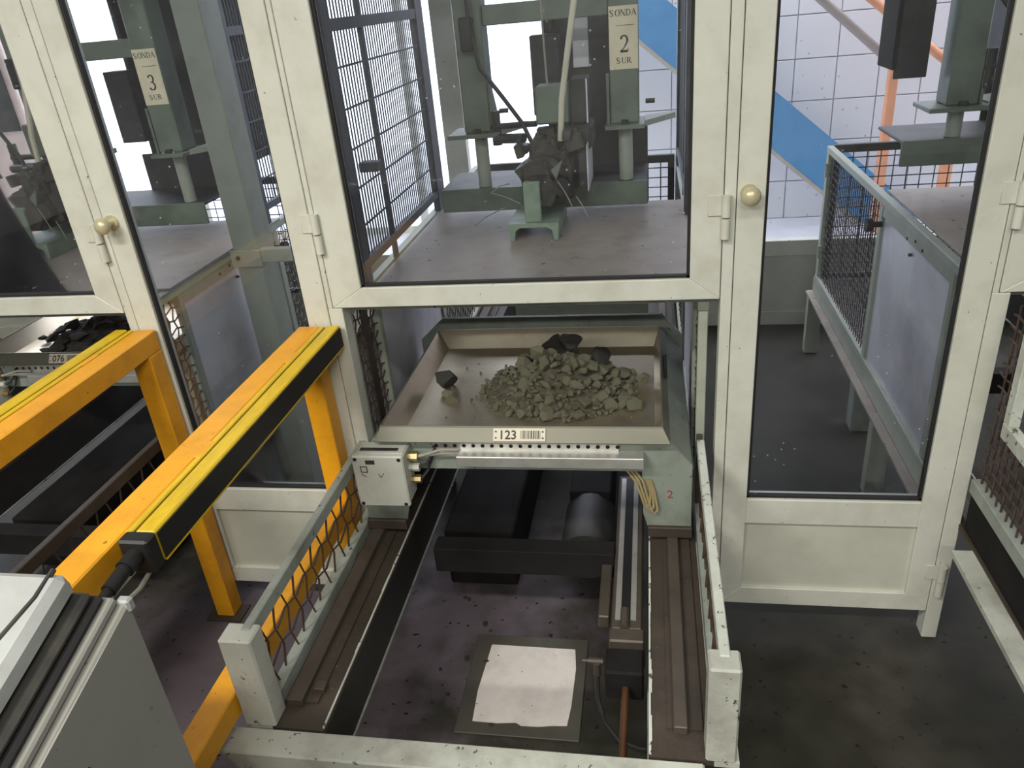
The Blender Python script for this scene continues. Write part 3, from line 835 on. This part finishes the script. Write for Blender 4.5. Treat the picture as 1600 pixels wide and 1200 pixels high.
rock(rocks[5], (-.02, .23, zt + .02), .028, .028, .02, (.0, .1, 2.2), 'ore lump leaning on the right wall of the tray')
rock(dark_rock[2], (-.43, .17, zt + .012), .02, .018, .014, (.0, .1, .9), 'small dark ore lump at the left foot of the heap')
for i in range(26):
    x = rnd.uniform(-.60, -.40) if i < 18 else rnd.uniform(-.2, 0); y = rnd.uniform(.0, .36); s = rnd.uniform(.003, .007)
    rock(rnd.choice(rocks), (x, y, zt + s * .6), s, s, s * .8, (0, 0, rnd.uniform(0, 6)), 'tiny crumb of ore scattered on the bare floor of the tray', 'crumbs around the heap in the tray')

# neighbouring trolley and tray (left station), pushed further in
NB = Vector((-PERIOD - .09, .50, 0.0))
tr3 = shift_copy(trolley, NB, 'grey painted trolley carrying the tray marked 076 at the left')
tray3 = make_tray('076', 'stainless sample tray marked 076 behind the left orange guard rail')
tray3.location += NB
f3 = fo.copy(); f3.data = fo.data.copy(); f3.data.materials[0] = MATS['ore_dark']; COL.objects.link(f3)
f3.location = NB + Vector((-.10, -.03, 0))
tag(f3, 'dark fine rubble spread in the tray marked 076', 'rubble', kind='stuff')
for i in range(34):
    a, q = rnd.uniform(0, 6.28), math.sqrt(rnd.random())
    x, y = -.42 + q * math.cos(a) * .22, .13 + q * math.sin(a) * .15
    s = rnd.uniform(.016, .034)
    rock(rnd.choice(dark_rock), (x + NB.x, y + NB.y, zt + .06 * (1 - q) + s * .5), s * 1.2, s, s * .7, (rnd.uniform(-.4, .4), rnd.uniform(-.4, .4), rnd.uniform(0, 6)),
         'dark ore lump in the tray marked 076', 'dark ore lumps in the left tray')

# ------------------------------------------------------------------ orange guard frames with light curtains
def make_guard(x0, curtain_side, lower, label):
    """square tube frame along y, x0..x0+.06; curtain_side +1 puts the light curtain on the +x side"""
    g = thing('guard_frame', (x0 + .03, -.55, 0), label, 'guard rail', 'orange guard frames')
    x1 = x0 + .06
    MB().box(x0, x1, -1.03, -.006, .948, 1.008, b=.003).build('top_beam', 'orange_paint', g)
    MB().box(x0, x1, -.066, -.006, 0.006, .9475, b=.003).build('leg', 'orange_paint', g)
    MB().box(x0, x1, -1.03, -.97, 0.006, .9475, b=.003).build('leg', 'orange_paint', g)
    for yy in (-.036, -1.0):
        MB().box(x0 - .03, x1 + .03, yy - .05, yy + .028, 0, .006).build('base_plate', 'rust_deck', g)
    if lower:
        MB().box(x0, x1, -.9695, -.0665, .43, .49, b=.003).build('lower_bar', 'orange_paint', g)
    s = curtain_side
    e = x1 if s > 0 else x0
    def X(a, b_): return tuple(sorted((e + s * a, e + s * b_)))
    c = MB()
    c.box(*X(.003, .0155), -.885, -.012, .966, 1.010, b=.002)
    c.box(*X(.022, .058), -.885, -.012, .952, 1.012, b=.003)
    c.box(*X(.016, .023), -.885, -.012, .956, 1.000)
    cu = c.build('light_curtain', 'yellow_paint', g)
    box('groove', 'gasket', cu, *X(.0155, .022), -.884, -.013, 1.000, 1.005)
    box('lens_strip', 'black_plastic', cu, *X(.0578, .0600), -.880, -.016, .954, 1.006)
    box('edge_strip', 'yellow_paint', cu, *X(.052, .0605), -.880, -.016, .950, .9535)
    MB().box(*X(.008, .062), -.915, -.885, .948, 1.014, b=.004).build('end_cap', 'black_plastic', cu)
    mx = e + s * .034
    MB().cyl((mx, -.915, .985), (mx, -.945, .983), .016, 12).cyl((mx, -.945, .983), (mx, -.99, .978), .0125, 12).cyl((mx, -.99, .978), (mx, -1.03, .972), .009, 10).build('connector', 'black_plastic', cu, True)
    MB().tube([(mx, -1.03, .972), (mx, -1.06, .962), (mx - s * .01, -1.08, .92), (mx - s * .02, -1.08, .80), (mx - s * .02, -1.07, .5)], .005, 8).build('cable', 'cable_grey', cu, True)
    MB().tube([(mx + s * .01, -.905, .948), (mx, -.93, .93), (mx - s * .012, -.97, .925), (mx - s * .02, -1.0, .90)], .004, 8).build('spare_cable', 'cable_grey', cu, True)
    for yy in (-.62, -.20):
        MB().box(*X(-.004, .012), yy - .035, yy + .025, 1.008, 1.0105, b=.001).build('clamp', 'orange_paint', cu)
    return g
make_guard(-.925, 1, True, 'orange guard frame with black faced yellow light curtain in front of the tall left door')
make_guard(-1.412, -1, False, 'orange guard frame with yellow light curtain at the left edge beside the tray marked 076')

# ------------------------------------------------------------------ foreground console
def make_console():
    c = thing('control_console', (-.95, -1.42, 0), 'scuffed grey sloping console with rubber sealed lid in the near left corner', 'console')
    side = [(-1.090, 0.0), (-1.090, 1.062), (-1.34, .985), (-1.62, .90), (-1.62, 0.0)]
    MB().prism(side, -1.24, -.70, 'x', .004).build('body', 'console_grey', c)
    # raised bezel, seal and lid follow the slope
    sl = math.atan2(.077, .25)
    rot = Matrix.Rotation(sl, 3, 'X')
    pv = (-.97, -1.10, 1.06)
    MB().box(-1.22, -.712, -1.60, -1.096, 1.060, 1.074, b=.003, rot=rot, piv=pv).build('bezel', 'console_grey', c)
    MB().box(-1.21, -.722, -1.58, -1.100, 1.074, 1.086, b=.004, rot=rot, piv=pv).build('seal', 'gasket', c)
    MB().box(-1.20, -.730, -1.57, -1.104, 1.086, 1.100, b=.005, rot=rot, piv=pv).build('seal_lip', 'machine_dark', c)
    MB().box(-1.21, -.745, -1.58, -1.100, 1.100, 1.140, b=.010, rot=rot, piv=pv).build('lid', 'console_lid', c)
    tr = MB()
    tr.tube([pv_ for pv_ in [(-.765, -1.12, 1.1355), (-.765, -1.16, 1.124), (-.80, -1.30, 1.0815), (-.85, -1.50, 1.02)]], .004, 6)
    tr.build('lid_crease', 'machine_dark', c)
    MB().box(-.7008, -.6985, -1.27, -1.235, .86, .925, rot=Matrix.Rotation(.35, 3, 'X')).build('slot_cover', 'gasket', c)
    MB().box(-.6995, -.6975, -1.268, -1.245, .855, .91, rot=Matrix.Rotation(.35, 3, 'X')).build('slot_label', 'console_lid', c)
    MB().box(-.716, -.696, -1.10, -1.086, 1.045, 1.066, b=.003).build('corner_chip', 'console_lid', c)
    return c
make_console()

# ------------------------------------------------------------------ side enclosures, decks, cages behind the partition
def make_enclosure(x, label, out, group='side guards of the stations'):
    """fence wall along y in the plane x; out=-1 when its outer ledge lies on the -x side"""
    e = thing('side_guard', (x, 1.0, 0), label, 'side guard', group)
    a = out
    def X(p, q): return tuple(sorted((x + a * p, x + a * q)))
    for (y0, y1) in ((.06, .085), (.285, .31), (.985, 1.02), (1.89, 1.93)):
        MB().box(*X(-.012, .012), y0, y1, .425, 1.000 if y0 < 1.5 else 1.02, b=.002).build('upright', 'column_grey', e)
    MB().box(*X(-.014, .014), .06, 1.93, 1.0005, 1.028, b=.002).build('top_rail', 'column_grey', e)
    MB().box(*X(-.004, .010), .31, 1.0, .962, 1.0, b=.002).build('inner_rail', 'column_grey', e)
    MB().box(*X(-.012, .014), .06, 1.93, .405, .4245, b=.002).build('bottom_rail', 'column_grey', e)
    MB().box(*X(-.002, .002), .311, .984, .4255, .961).build('sheet_panel', 'galvanised', e)
    w = MB(); wavy_wires(w, 'x', x, 1.021, 1.889, .4255, 1.0, .030, .0022, .004); w.build('wire_mesh', 'wire_dark', e)
    w = MB(); wavy_wires(w, 'x', x, .086, .284, .4255, 1.0, .034, .003, .004); w.build('wire_mesh', 'wire_rust', e)
    MB().box(*X(-.004, .003), .17, .215, .4255, 1.0).build('mesh_strap', 'rust_deck', e)
    MB().box(*X(.0145, .045), .06, 1.95, .325, .335, b=.001).build('ledge', 'deck_brown', e)
    MB().box(*X(.0, .014), .06, 1.95, .335, .4045).build('ledge_web', 'column_grey', e)
    for y in (1.935, .70):
        MB().box(*X(-.035, .03), y, y + .05, .002, .324, b=.002).build('leg', 'column_grey', e)
    k = MB().cyl((x + a * .012, .97, .94), (x + a * .045, .97, .94), .010).cyl((x + a * .045, .97, .94), (x + a * .065, .97, .94), .024, 14)
    k.build('clamp_knob', 'gasket', e, True)
    for (y, z) in ((.62, .985), (.55, .978), (.70, .97), (.66, .93)):
        MB().cyl((x + a * .002, y, z), (x + a * .0125, y, z), .005, 8).build('bolt', 'gasket', e)
    for z in (.90, .52):
        MB().cyl((x + a * .014, 1.885, z), (x + a * .014, 1.885, z + .06), .010, 8).build('latch_hinge', 'column_grey', e)
    return e
XR = .800; XL = -.820
make_enclosure(XR, 'grey side guard with steel sheet and wire mesh seen through the tall right door', -1)
make_enclosure(XL, 'grey side guard with rusty mesh left of the tray of rocks', -1)
make_enclosure(.133, 'narrow grey side guard right of the tray of rocks', 1)
make_enclosure(-1.470, 'grey side guard with steel sheet seen through the tall left door', 1)

# rear mesh fence of the right station
rf = thing('rear_mesh_fence', (1.25, 1.94, 0), 'low wire mesh fence with dark frame at the back of the right booth', 'mesh fence')
MB().box(.815, 1.72, 1.92, 1.945, .995, 1.030, b=.002).build('frame_rail', 'machine_dark', rf)
MB().box(.815, 1.72, 1.92, 1.945, .405, .43, b=.002).build('frame_rail', 'machine_dark', rf)
for x in (.815, 1.69): MB().box(x, x + .03, 1.92, 1.945, .4305, .9945).build('frame_post', 'machine_dark', rf)
w = MB()
for i in range(1, 15): w.tube([(.845 + i * .058, 1.932, .43), (.845 + i * .058, 1.932, .995)], .0025, 4)
for j in range(1, 13): w.tube([(.845, 1.932, .43 + j * .045), (1.69, 1.932, .43 + j * .045)], .0025, 4)
w.build('wire_mesh', 'wire_dark', rf)
rf2 = shift_copy(rf, (-PERIOD, 0, 0), 'low wire mesh fence at the back of the middle booth below the drill')
rf3 = shift_copy(rf, (-2 * PERIOD, 0, 0), 'low wire mesh fence at the back of the left booth')

# deck plates
def make_deck(dx, label):
    d = thing('deck_plate', (XC + dx, .66, 1.028), label, 'deck plate', 'brown deck plates')
    MB().box(-.788 + dx, .150 + dx, .25, 1.06, 1.0285, 1.036, b=.001).build('plate', 'deck_brown', d)
    MB().box(-.788 + dx, .118 + dx, .25, .254, .985, 1.0283).build('front_lip', 'deck_brown', d)
    return d
make_deck(0, 'brown stained deck plate in the middle booth')
make_deck(-PERIOD, 'brown stained deck plate in the left booth')
make_deck(PERIOD, 'brown stained deck plate inside the right booth')
# dirt crumbs on the middle deck
# cages
def make_cage(x, y0, y1, label):
    c = thing('wire_cage', (x, (y0 + y1) / 2, 1.03), label, 'wire cage', 'wire cages beside the drills')
    MB().box(x - .012, x + .012, y0, y0 + .045, 1.03, 2.3).build('post', 'cage_steel', c)
    MB().box(x - .012, x + .012, y1 - .09, y1, 1.03, 2.3).build('post', 'cage_steel', c)
    if y1 - y0 > .7:
        MB().box(x - .006, x + .006, y0 + .30, y0 + .322, 1.03, 2.3).build('post', 'cage_steel', c)
    MB().box(x - .010, x + .010, y0 + .046, y1 - .091, 1.085, 1.110).build('bottom_rail', 'cage_steel', c)
    MB().box(x - .010, x + .010, y0 + .046, y1 - .091, 1.705, 1.735).build('middle_rail', 'cage_steel', c)
    MB().box(x - .010, x + .010, y0 + .046, y1 - .091, 2.27, 2.3).build('top_rail', 'cage_steel', c)
    b_ = MB()
    y = y0 + .06
    while y < y1 - .09:
        b_.box(x - .0017, x + .0017, y - .0022, y + .0022, 1.111, 2.269); y += .0225
    z = 1.20
    while z < 2.25:
        b_.box(x + .002, x + .005, y0 + .05, y1 - .09, z - .0028, z + .0028); z += .1045
    b_.build('bars', 'cage_steel', c)
    return c
cg = make_cage(-.803, .20, 1.16, 'dark wire cage with close upright bars left of the drill marked 2')
MB().box(-.812, -.755, .335, .375, 1.335, 1.362, b=.002).build('clamp_bar', 'cage_steel', cg)
make_cage(.128, .85, 1.75, 'dark wire cage seen edge on right of the drill marked 2')
cl = make_cage(-1.470, .95, 1.95, 'dark wire cage right of the drill marked 3')
MB().box(-1.515, -1.505, .95, 1.95, 1.26, 2.3).build('dark_backdrop', 'machine_dark', cl)  # added dark sheet hides the bright background, standing in for machinery
for y in (.96, 1.92): MB().box(-1.505, -1.482, y, y + .02, 1.9, 1.95).build('backdrop_bracket', 'machine_dark', cl)

# structural column behind the left tall door
co = thing('steel_column', (-1.35, .62, 0), 'grey green square steel column seen through the tall left door', 'column')
MB().box(-1.418, -1.325, .60, .72, 0.012, 3.38, b=.003).build('shaft', 'column_grey', co)
MB().box(-1.46, -1.28, .56, .76, 0, .012).build('base_plate', 'column_grey', co)
MB().box(-1.428, -1.315, .590, .599, .985, 1.045, b=.002).build('bracket', 'column_grey', co)
MB().box(-1.324, -1.05, .595, .63, 1.0, 1.045, b=.002).build('bracket_arm', 'column_grey', co)
MB().cyl((-1.40, .589, 1.02), (-1.40, .583, 1.02), .007, 8).build('bracket_bolt', 'gasket', co)

# ------------------------------------------------------------------ probe machines
def make_probe(dx, dz, cdx, num, label, cover=False, bz=0.0):
    p = thing('sampling_drill', (XC + dx, 1.0, 1.037), label, 'drill', 'sampling drills in the booths')
    D = Vector((dx, 0, dz))
    dz = dz + bz            # beam and chuck may stand higher than the columns
    def B(name, mt, x0, x1, y0, y1, z0, z1, b=.003, par=None, ox=0.0):
        return MB().box(x0 + dx + ox, x1 + dx + ox, y0, y1, z0 + dz, z1 + dz, b=b).build(name, mt, par or p)
    # lower channel beam
    B('lower_beam', 'machine_green', -.722, -.004, .85, .862, 1.078, 1.158)
    B('beam_web', 'machine_dark', -.722, -.004, .8625, 1.14, 1.146, 1.157)
    B('beam_back', 'machine_dark', -.40, -.004, 1.141, 1.152, 1.12, 1.30)
    # columns with flange and gusset
    zb = dz; dz = dz - bz
    for x0, x1 in ((-.612, -.522), (-.122, -.030)):
        c = B('column', 'machine_green', x0, x1, .85, .95, 1.345, 3.39 - dz, .004)
        fx0, fx1 = (x0 - .055, x1 + .03) if x0 < -.3 else (x0 - .018, x1 + .018)
        B('flange', 'machine_green', fx0, fx1, .815, .985, 1.331, 1.3445, .002, c)
        gx = x1 + .002 if x0 < -.3 else x0 - .012
        MB().prism([(.852, 1.345 + dz), (.985, 1.345 + dz), (.865, 1.50 + dz), (.852, 1.50 + dz)], gx + dx, gx + .009 + dx, 'x').build('gusset', 'machine_green', c)
        ax0, ax1 = (x1 + .031, x1 + .10) if x0 < -.3 else (x1 + .019, x1 + .12)
        MB().prism([(ax0 + dx, .86), (ax1 + dx, 1.0), (ax1 + dx, 1.03), (ax0 + dx, .98)], 1.331 + dz, 1.349 + dz, 'z').build('flange_arm', 'column_grey', c)
        xm = (x0 + x1) / 2
        r = .023
        MB().cyl((xm + dx, .89, 1.158 + zb), (xm + dx, .89, 1.3308 + dz), r, 16).build('guide_rod', 'column_grey', p, True)
        MB().cyl((xm + dx, .838, 1.3447 + dz), (xm + dx, .838, 1.358 + dz), .013, 6).build('bolt', 'machine_dark', c)
        MB().cyl((x1 + .02 + dx, .93, 1.40 + dz), (x1 + .05 + dx, .93, 1.40 + dz), .008, 8).build('stud', 'machine_dark', c)
    # upper cross beam
    B('upper_beam', 'machine_green', -.5215, -.1225, .87, .93, 1.668, 1.728)
    # carriage, motor and cover sheets behind
    dz = zb
    B('carriage', 'machine_dark', -.365, -.115, 1.16, 1.30, 1.22, 2.6)
    B('carriage_rib', 'machine_dark', -.345, -.325, 1.12, 1.159, 1.40, 2.6)
    B('cover_sheet', 'galvanised', -.262, -.206, 1.145, 1.155, 1.50, 1.70, .001)
    B('rail_guide', 'machine_dark', -.40, -.30, 1.05, 1.12, 1.36, 1.62)
    B('motor', 'machine_green', -.355, -.245, .76, .86, 1.37, 1.485, .006, None, cdx)
    B('motor_bracket', 'machine_dark', -.244, -.190, .75, .90, 1.37, 1.50, .004, None, cdx)
    B('motor_edge', 'galvanised', -.192, -.187, .745, .749, 1.37, 1.50, .001, None, cdx)
    # chuck body
    ch = MB()
    def o(x): return x + dx + cdx
    ch.cyl((o(-.325), .66, 1.225 + dz), (o(-.325), .90, 1.225 + dz), .068, 12)
    ch.box(o(-.40), o(-.30), .64, .88, 1.13 + dz, 1.27 + dz, b=.012)
    ch.box(o(-.375), o(-.27), .68, .86, 1.27 + dz, 1.335 + dz, b=.012)
    ch.build('chuck_body', 'chuck_dark', p)
    B('jaw_block', 'chuck_dark', -.299, -.235, .67, .83, 1.15, 1.28, .008, None, cdx)
    B('gear_case', 'machine_dark', -.268, -.175, .70, .88, 1.295, 1.368, .010, None, cdx)
    B('side_plate', 'machine_dark', -.215, -.190, .64, .86, 1.19, 1.30, .002, None, cdx)
    B('side_plate_edge', 'galvanised', -.1895, -.186, .64, .86, 1.18, 1.32, .001, None, cdx)
    rr = random.Random(5)
    for k in range(9):
        x, y, z = rr.uniform(-.41, -.25), rr.uniform(.63, .72), rr.uniform(1.24, 1.34)
        MB().cyl((o(x), y, z + dz), (o(x + rr.uniform(-.012, .012)), y, z + .022 + dz), rr.uniform(.006, .010), 6).build('chuck_bolt', 'chuck_dark', p)
    for k in range(14):
        x, y, z = rr.uniform(-.42, -.22), rr.uniform(.66, .80), rr.uniform(1.22, 1.36)
        w, h = rr.uniform(.012, .030), rr.uniform(.010, .026)
        MB().box(o(x - w), o(x + w), y - .02, y + .03, z - h + dz, z + h + dz, b=.003, rot=Matrix.Rotation(rr.uniform(-.7, .7), 3, 'Y')).build('chuck_part', 'chuck_dark', p)
    MB().cyl((o(-.335), .628, 1.19 + dz), (o(-.335), .66, 1.19 + dz), .055, 6).build('clamp_nut', 'chuck_dark', p)
    MB().cyl((o(-.275), .635, 1.20 + dz), (o(-.275), .67, 1.20 + dz), .028, 14).build('bearing_cap', 'machine_dark', p, True)
    MB().prism([(o(-.300), 1.255 + dz), (o(-.262), 1.285 + dz), (o(-.285), 1.225 + dz)], .622, .632, 'y').build('guide_fin', 'machine_green', p)
    # front green hook and skid
    B('hook_plate', 'bracket_green', -.392, -.338, .612, .624, 1.094, 1.222, .004, None, cdx)
    B('hook_cap', 'bracket_green', -.392, -.338, .6245, .70, 1.208, 1.222, .003, None, cdx)
    sk = MB()
    u = [(-.442, 1.038), (-.430, 1.038), (-.424, 1.070), (-.410, 1.080), (-.322, 1.080), (-.306, 1.070), (-.300, 1.038), (-.288, 1.038), (-.284, 1.094), (-.446, 1.094)]
    sk.prism([(o(q[0]), q[1] + dz) for q in u], .605, .90, 'y').build('skid', 'bracket_green', p)
    # cross pins left of the chuck
    MB().cyl((o(-.52), .86, 1.36 + dz), (o(-.36), .80, 1.37 + dz), .010, 8).build('pin_rod', 'machine_dark', p)
    MB().cyl((o(-.505), .86, 1.30 + dz), (o(-.505), .86, 1.41 + dz), .016, 8).build('pin_post', 'machine_dark', p)
    MB().cyl((o(-.505), .83, 1.325 + dz), (o(-.40), .78, 1.33 + dz), .016, 8).build('pin_arm', 'machine_dark', p)
    # hoses
    MB().tube([(o(-.205), .74, 2.2 + dz), (o(-.208), .72, 1.75 + dz), (o(-.235), .70, 1.60 + dz), (o(-.262), .69, 1.45 + dz), (o(-.272), .69, 1.33 + dz)], .0095, 8).build('hose', 'cable_cream', p, True)
    MB().tube([(o(-.56), .82, 2.2 + dz), (o(-.555), .82, 1.68 + dz), (o(-.53), .80, 1.55 + dz), (o(-.46), .78, 1.46 + dz), (o(-.40), .76, 1.38 + dz), (o(-.37), .74, 1.32 + dz)], .007, 8).build('cable', 'cable_black', p, True)
    B('valve', 'black_plastic', -.585, -.545, .80, .8495, 1.60, 1.70, .004)
    MB().tube([(o(-.33), .80, 2.2 + dz), (o(-.322), .80, 1.7 + dz), (o(-.315), .78, 1.5 + dz), (o(-.305), .77, 1.38 + dz)], .0035, 6).build('thin_wire', 'cable_grey', p, True)
    for (a, b_) in (((-.50, .63, 1.19), (-.43, .60, 1.225)), ((-.49, .61, 1.195), (-.40, .60, 1.16)), ((-.28, .62, 1.22), (-.235, .60, 1.14)), ((-.225, .62, 1.17), (-.19, .60, 1.11)), ((-.56, .62, 1.09), (-.45, .60, 1.15))):
        mid = ((a[0] + b_[0]) / 2, a[1] - .01, (a[2] + b_[2]) / 2 + .006)
        MB().tube([(o(q[0]), q[1], q[2] + dz) for q in (a, mid, b_)], .0018, 5).build('loose_wire', 'cable_grey', p)
    if cover:
        B('cover_plate', 'machine_dark', -.745, -.648, .955, .965, 1.33, 2.4, .002)
        B('cover_plate', 'dark_steel', -.760, -.746, .93, 1.10, 1.36, 2.4, .002)
    # paper sign
    if not num: return p
    lx0, lx1, yl = -.1205 + dx, -.0315 + dx, .8485
    z0, z1 = 1.510 + dz * 0, 1.692 + dz * 0
    pl = MB().box(lx0, lx1, yl - .001, yl + .0005, z0, z1).build('paper_sign', 'paper', p)
    cx = (lx0 + lx1) / 2
    ink = MB()
    serif_text(ink, 'SONDA', .0185, cx - .001, yl - .0016, z1 - .020, .92)
    serif_text(ink, num, .050, cx + .003, yl - .0016, z0 + .074, .78)
    serif_text(ink, 'SUR', .0175, cx, yl - .0016, z0 + .026, .95)
    ink.box(cx - .022, cx + .034, yl - .0018, yl - .0011, z1 - .056, z1 - .0545)
    ink.build('sign_print', 'ink', pl)
    return p
make_probe(0, 0, 0, '2', 'green sampling drill with paper sign 2 in the middle booth')
make_probe(-PERIOD - .03, 0, -.222, '3', 'green sampling drill with paper sign 3 in the left booth')
make_probe(PERIOD - .10, -.01, 0, None, 'dark sampling drill in the right booth above the mesh fence', True, .09)

# ------------------------------------------------------------------ things in the bright hall behind
st = thing('blue_staircase', (1.0, 4.2, 0), 'blue sloping stair stringer against the white tiled wall', 'staircase')
ang = math.atan2(.85, 1.0)
def slope_poly(x0, z0, x1, z1, h):
    return [(x0, z0), (x1, z1), (x1, z1 - h), (x0, z0 - h)]
zt_ = lambda x: 1.735 - .85 * x     # upper edge
MB().prism([(-.55, zt_(-.55)), (1.95, zt_(1.95)), (1.95, zt_(1.95) - .395), (-.55, zt_(-.55) - .395)], 4.20, 4.25, 'y').build('stringer', 'blue_paint', st)
MB().prism([(-.55, zt_(-.55) - .396), (1.95, zt_(1.95) - .396), (1.95, zt_(1.95) - .43), (-.55, zt_(-.55) - .43)], 4.195, 4.26, 'y').build('stringer_edge', 'beige_edge', st)
hr = thing('orange_handrail', (1.6, 4.0, 0), 'orange tubular handrail with sloping rails beyond the right booth', 'handrail')
MB().box(1.565, 1.625, 3.97, 4.03, 0, 2.4, b=.005).build('rail_post', 'orange_rail', hr)
MB().box(1.98, 2.05, 3.97, 4.03, 0, 2.4, b=.005).build('rail_post', 'orange_rail', hr)
MB().cyl((.55, 4.0, 2.03), (1.565, 4.0, 1.15), .028).build('sloping_rail', 'grey_pipe', hr, True)
MB().cyl((.85, 3.93, 1.97), (2.2, 3.93, .88), .028).build('sloping_rail', 'orange_rail', hr, True)
pk = thing('wall_cabinet', (-4.9, 3.6, 0), 'pinkish cabinet with dark window behind the left booth', 'cabinet')
MB().box(-5.5, -4.60, 3.6, 3.75, 0, 2.1, b=.01).build('body', 'pink_cabinet', pk)
MB().box(-5.2, -4.66, 3.59, 3.5995, 1.15, 1.75).build('window', 'machine_dark', pk)

# ------------------------------------------------------------------ ceiling lamps of the front hall
for i, (x, y, z, wt) in enumerate(LAMP_ROWS):
    side = 'left' if x < 0 else 'right'; row = 'far back' if y < -3 else 'overhead'
    l = thing('ceiling_lamp', (x, y, z), 'white twin tube ceiling lamp, %s %s' % (row, side), 'lamp', 'ceiling lamps of the front hall')
    MB().box(x - .75, x + .75, y - .10, y + .10, z + .03, z + .08, b=.006).build('housing', 'lamp_housing', l)
    for dy in (-.05, .05):
        MB().cyl((x - .70, y + dy, z + .012), (x + .70, y + dy, z + .012), .014, 12).build('tube', 'tube_glow', l, True)
    ld = bpy.data.lights.new('lamp_light', 'AREA')
    ld.shape = 'RECTANGLE'; ld.size = 1.4; ld.size_y = .2; ld.energy = wt; ld.color = LAMP_COLOR
    lo = bpy.data.objects.new('lamp_light', ld); COL.objects.link(lo); lo.parent = l
    lo.location = (0, 0, -.01)
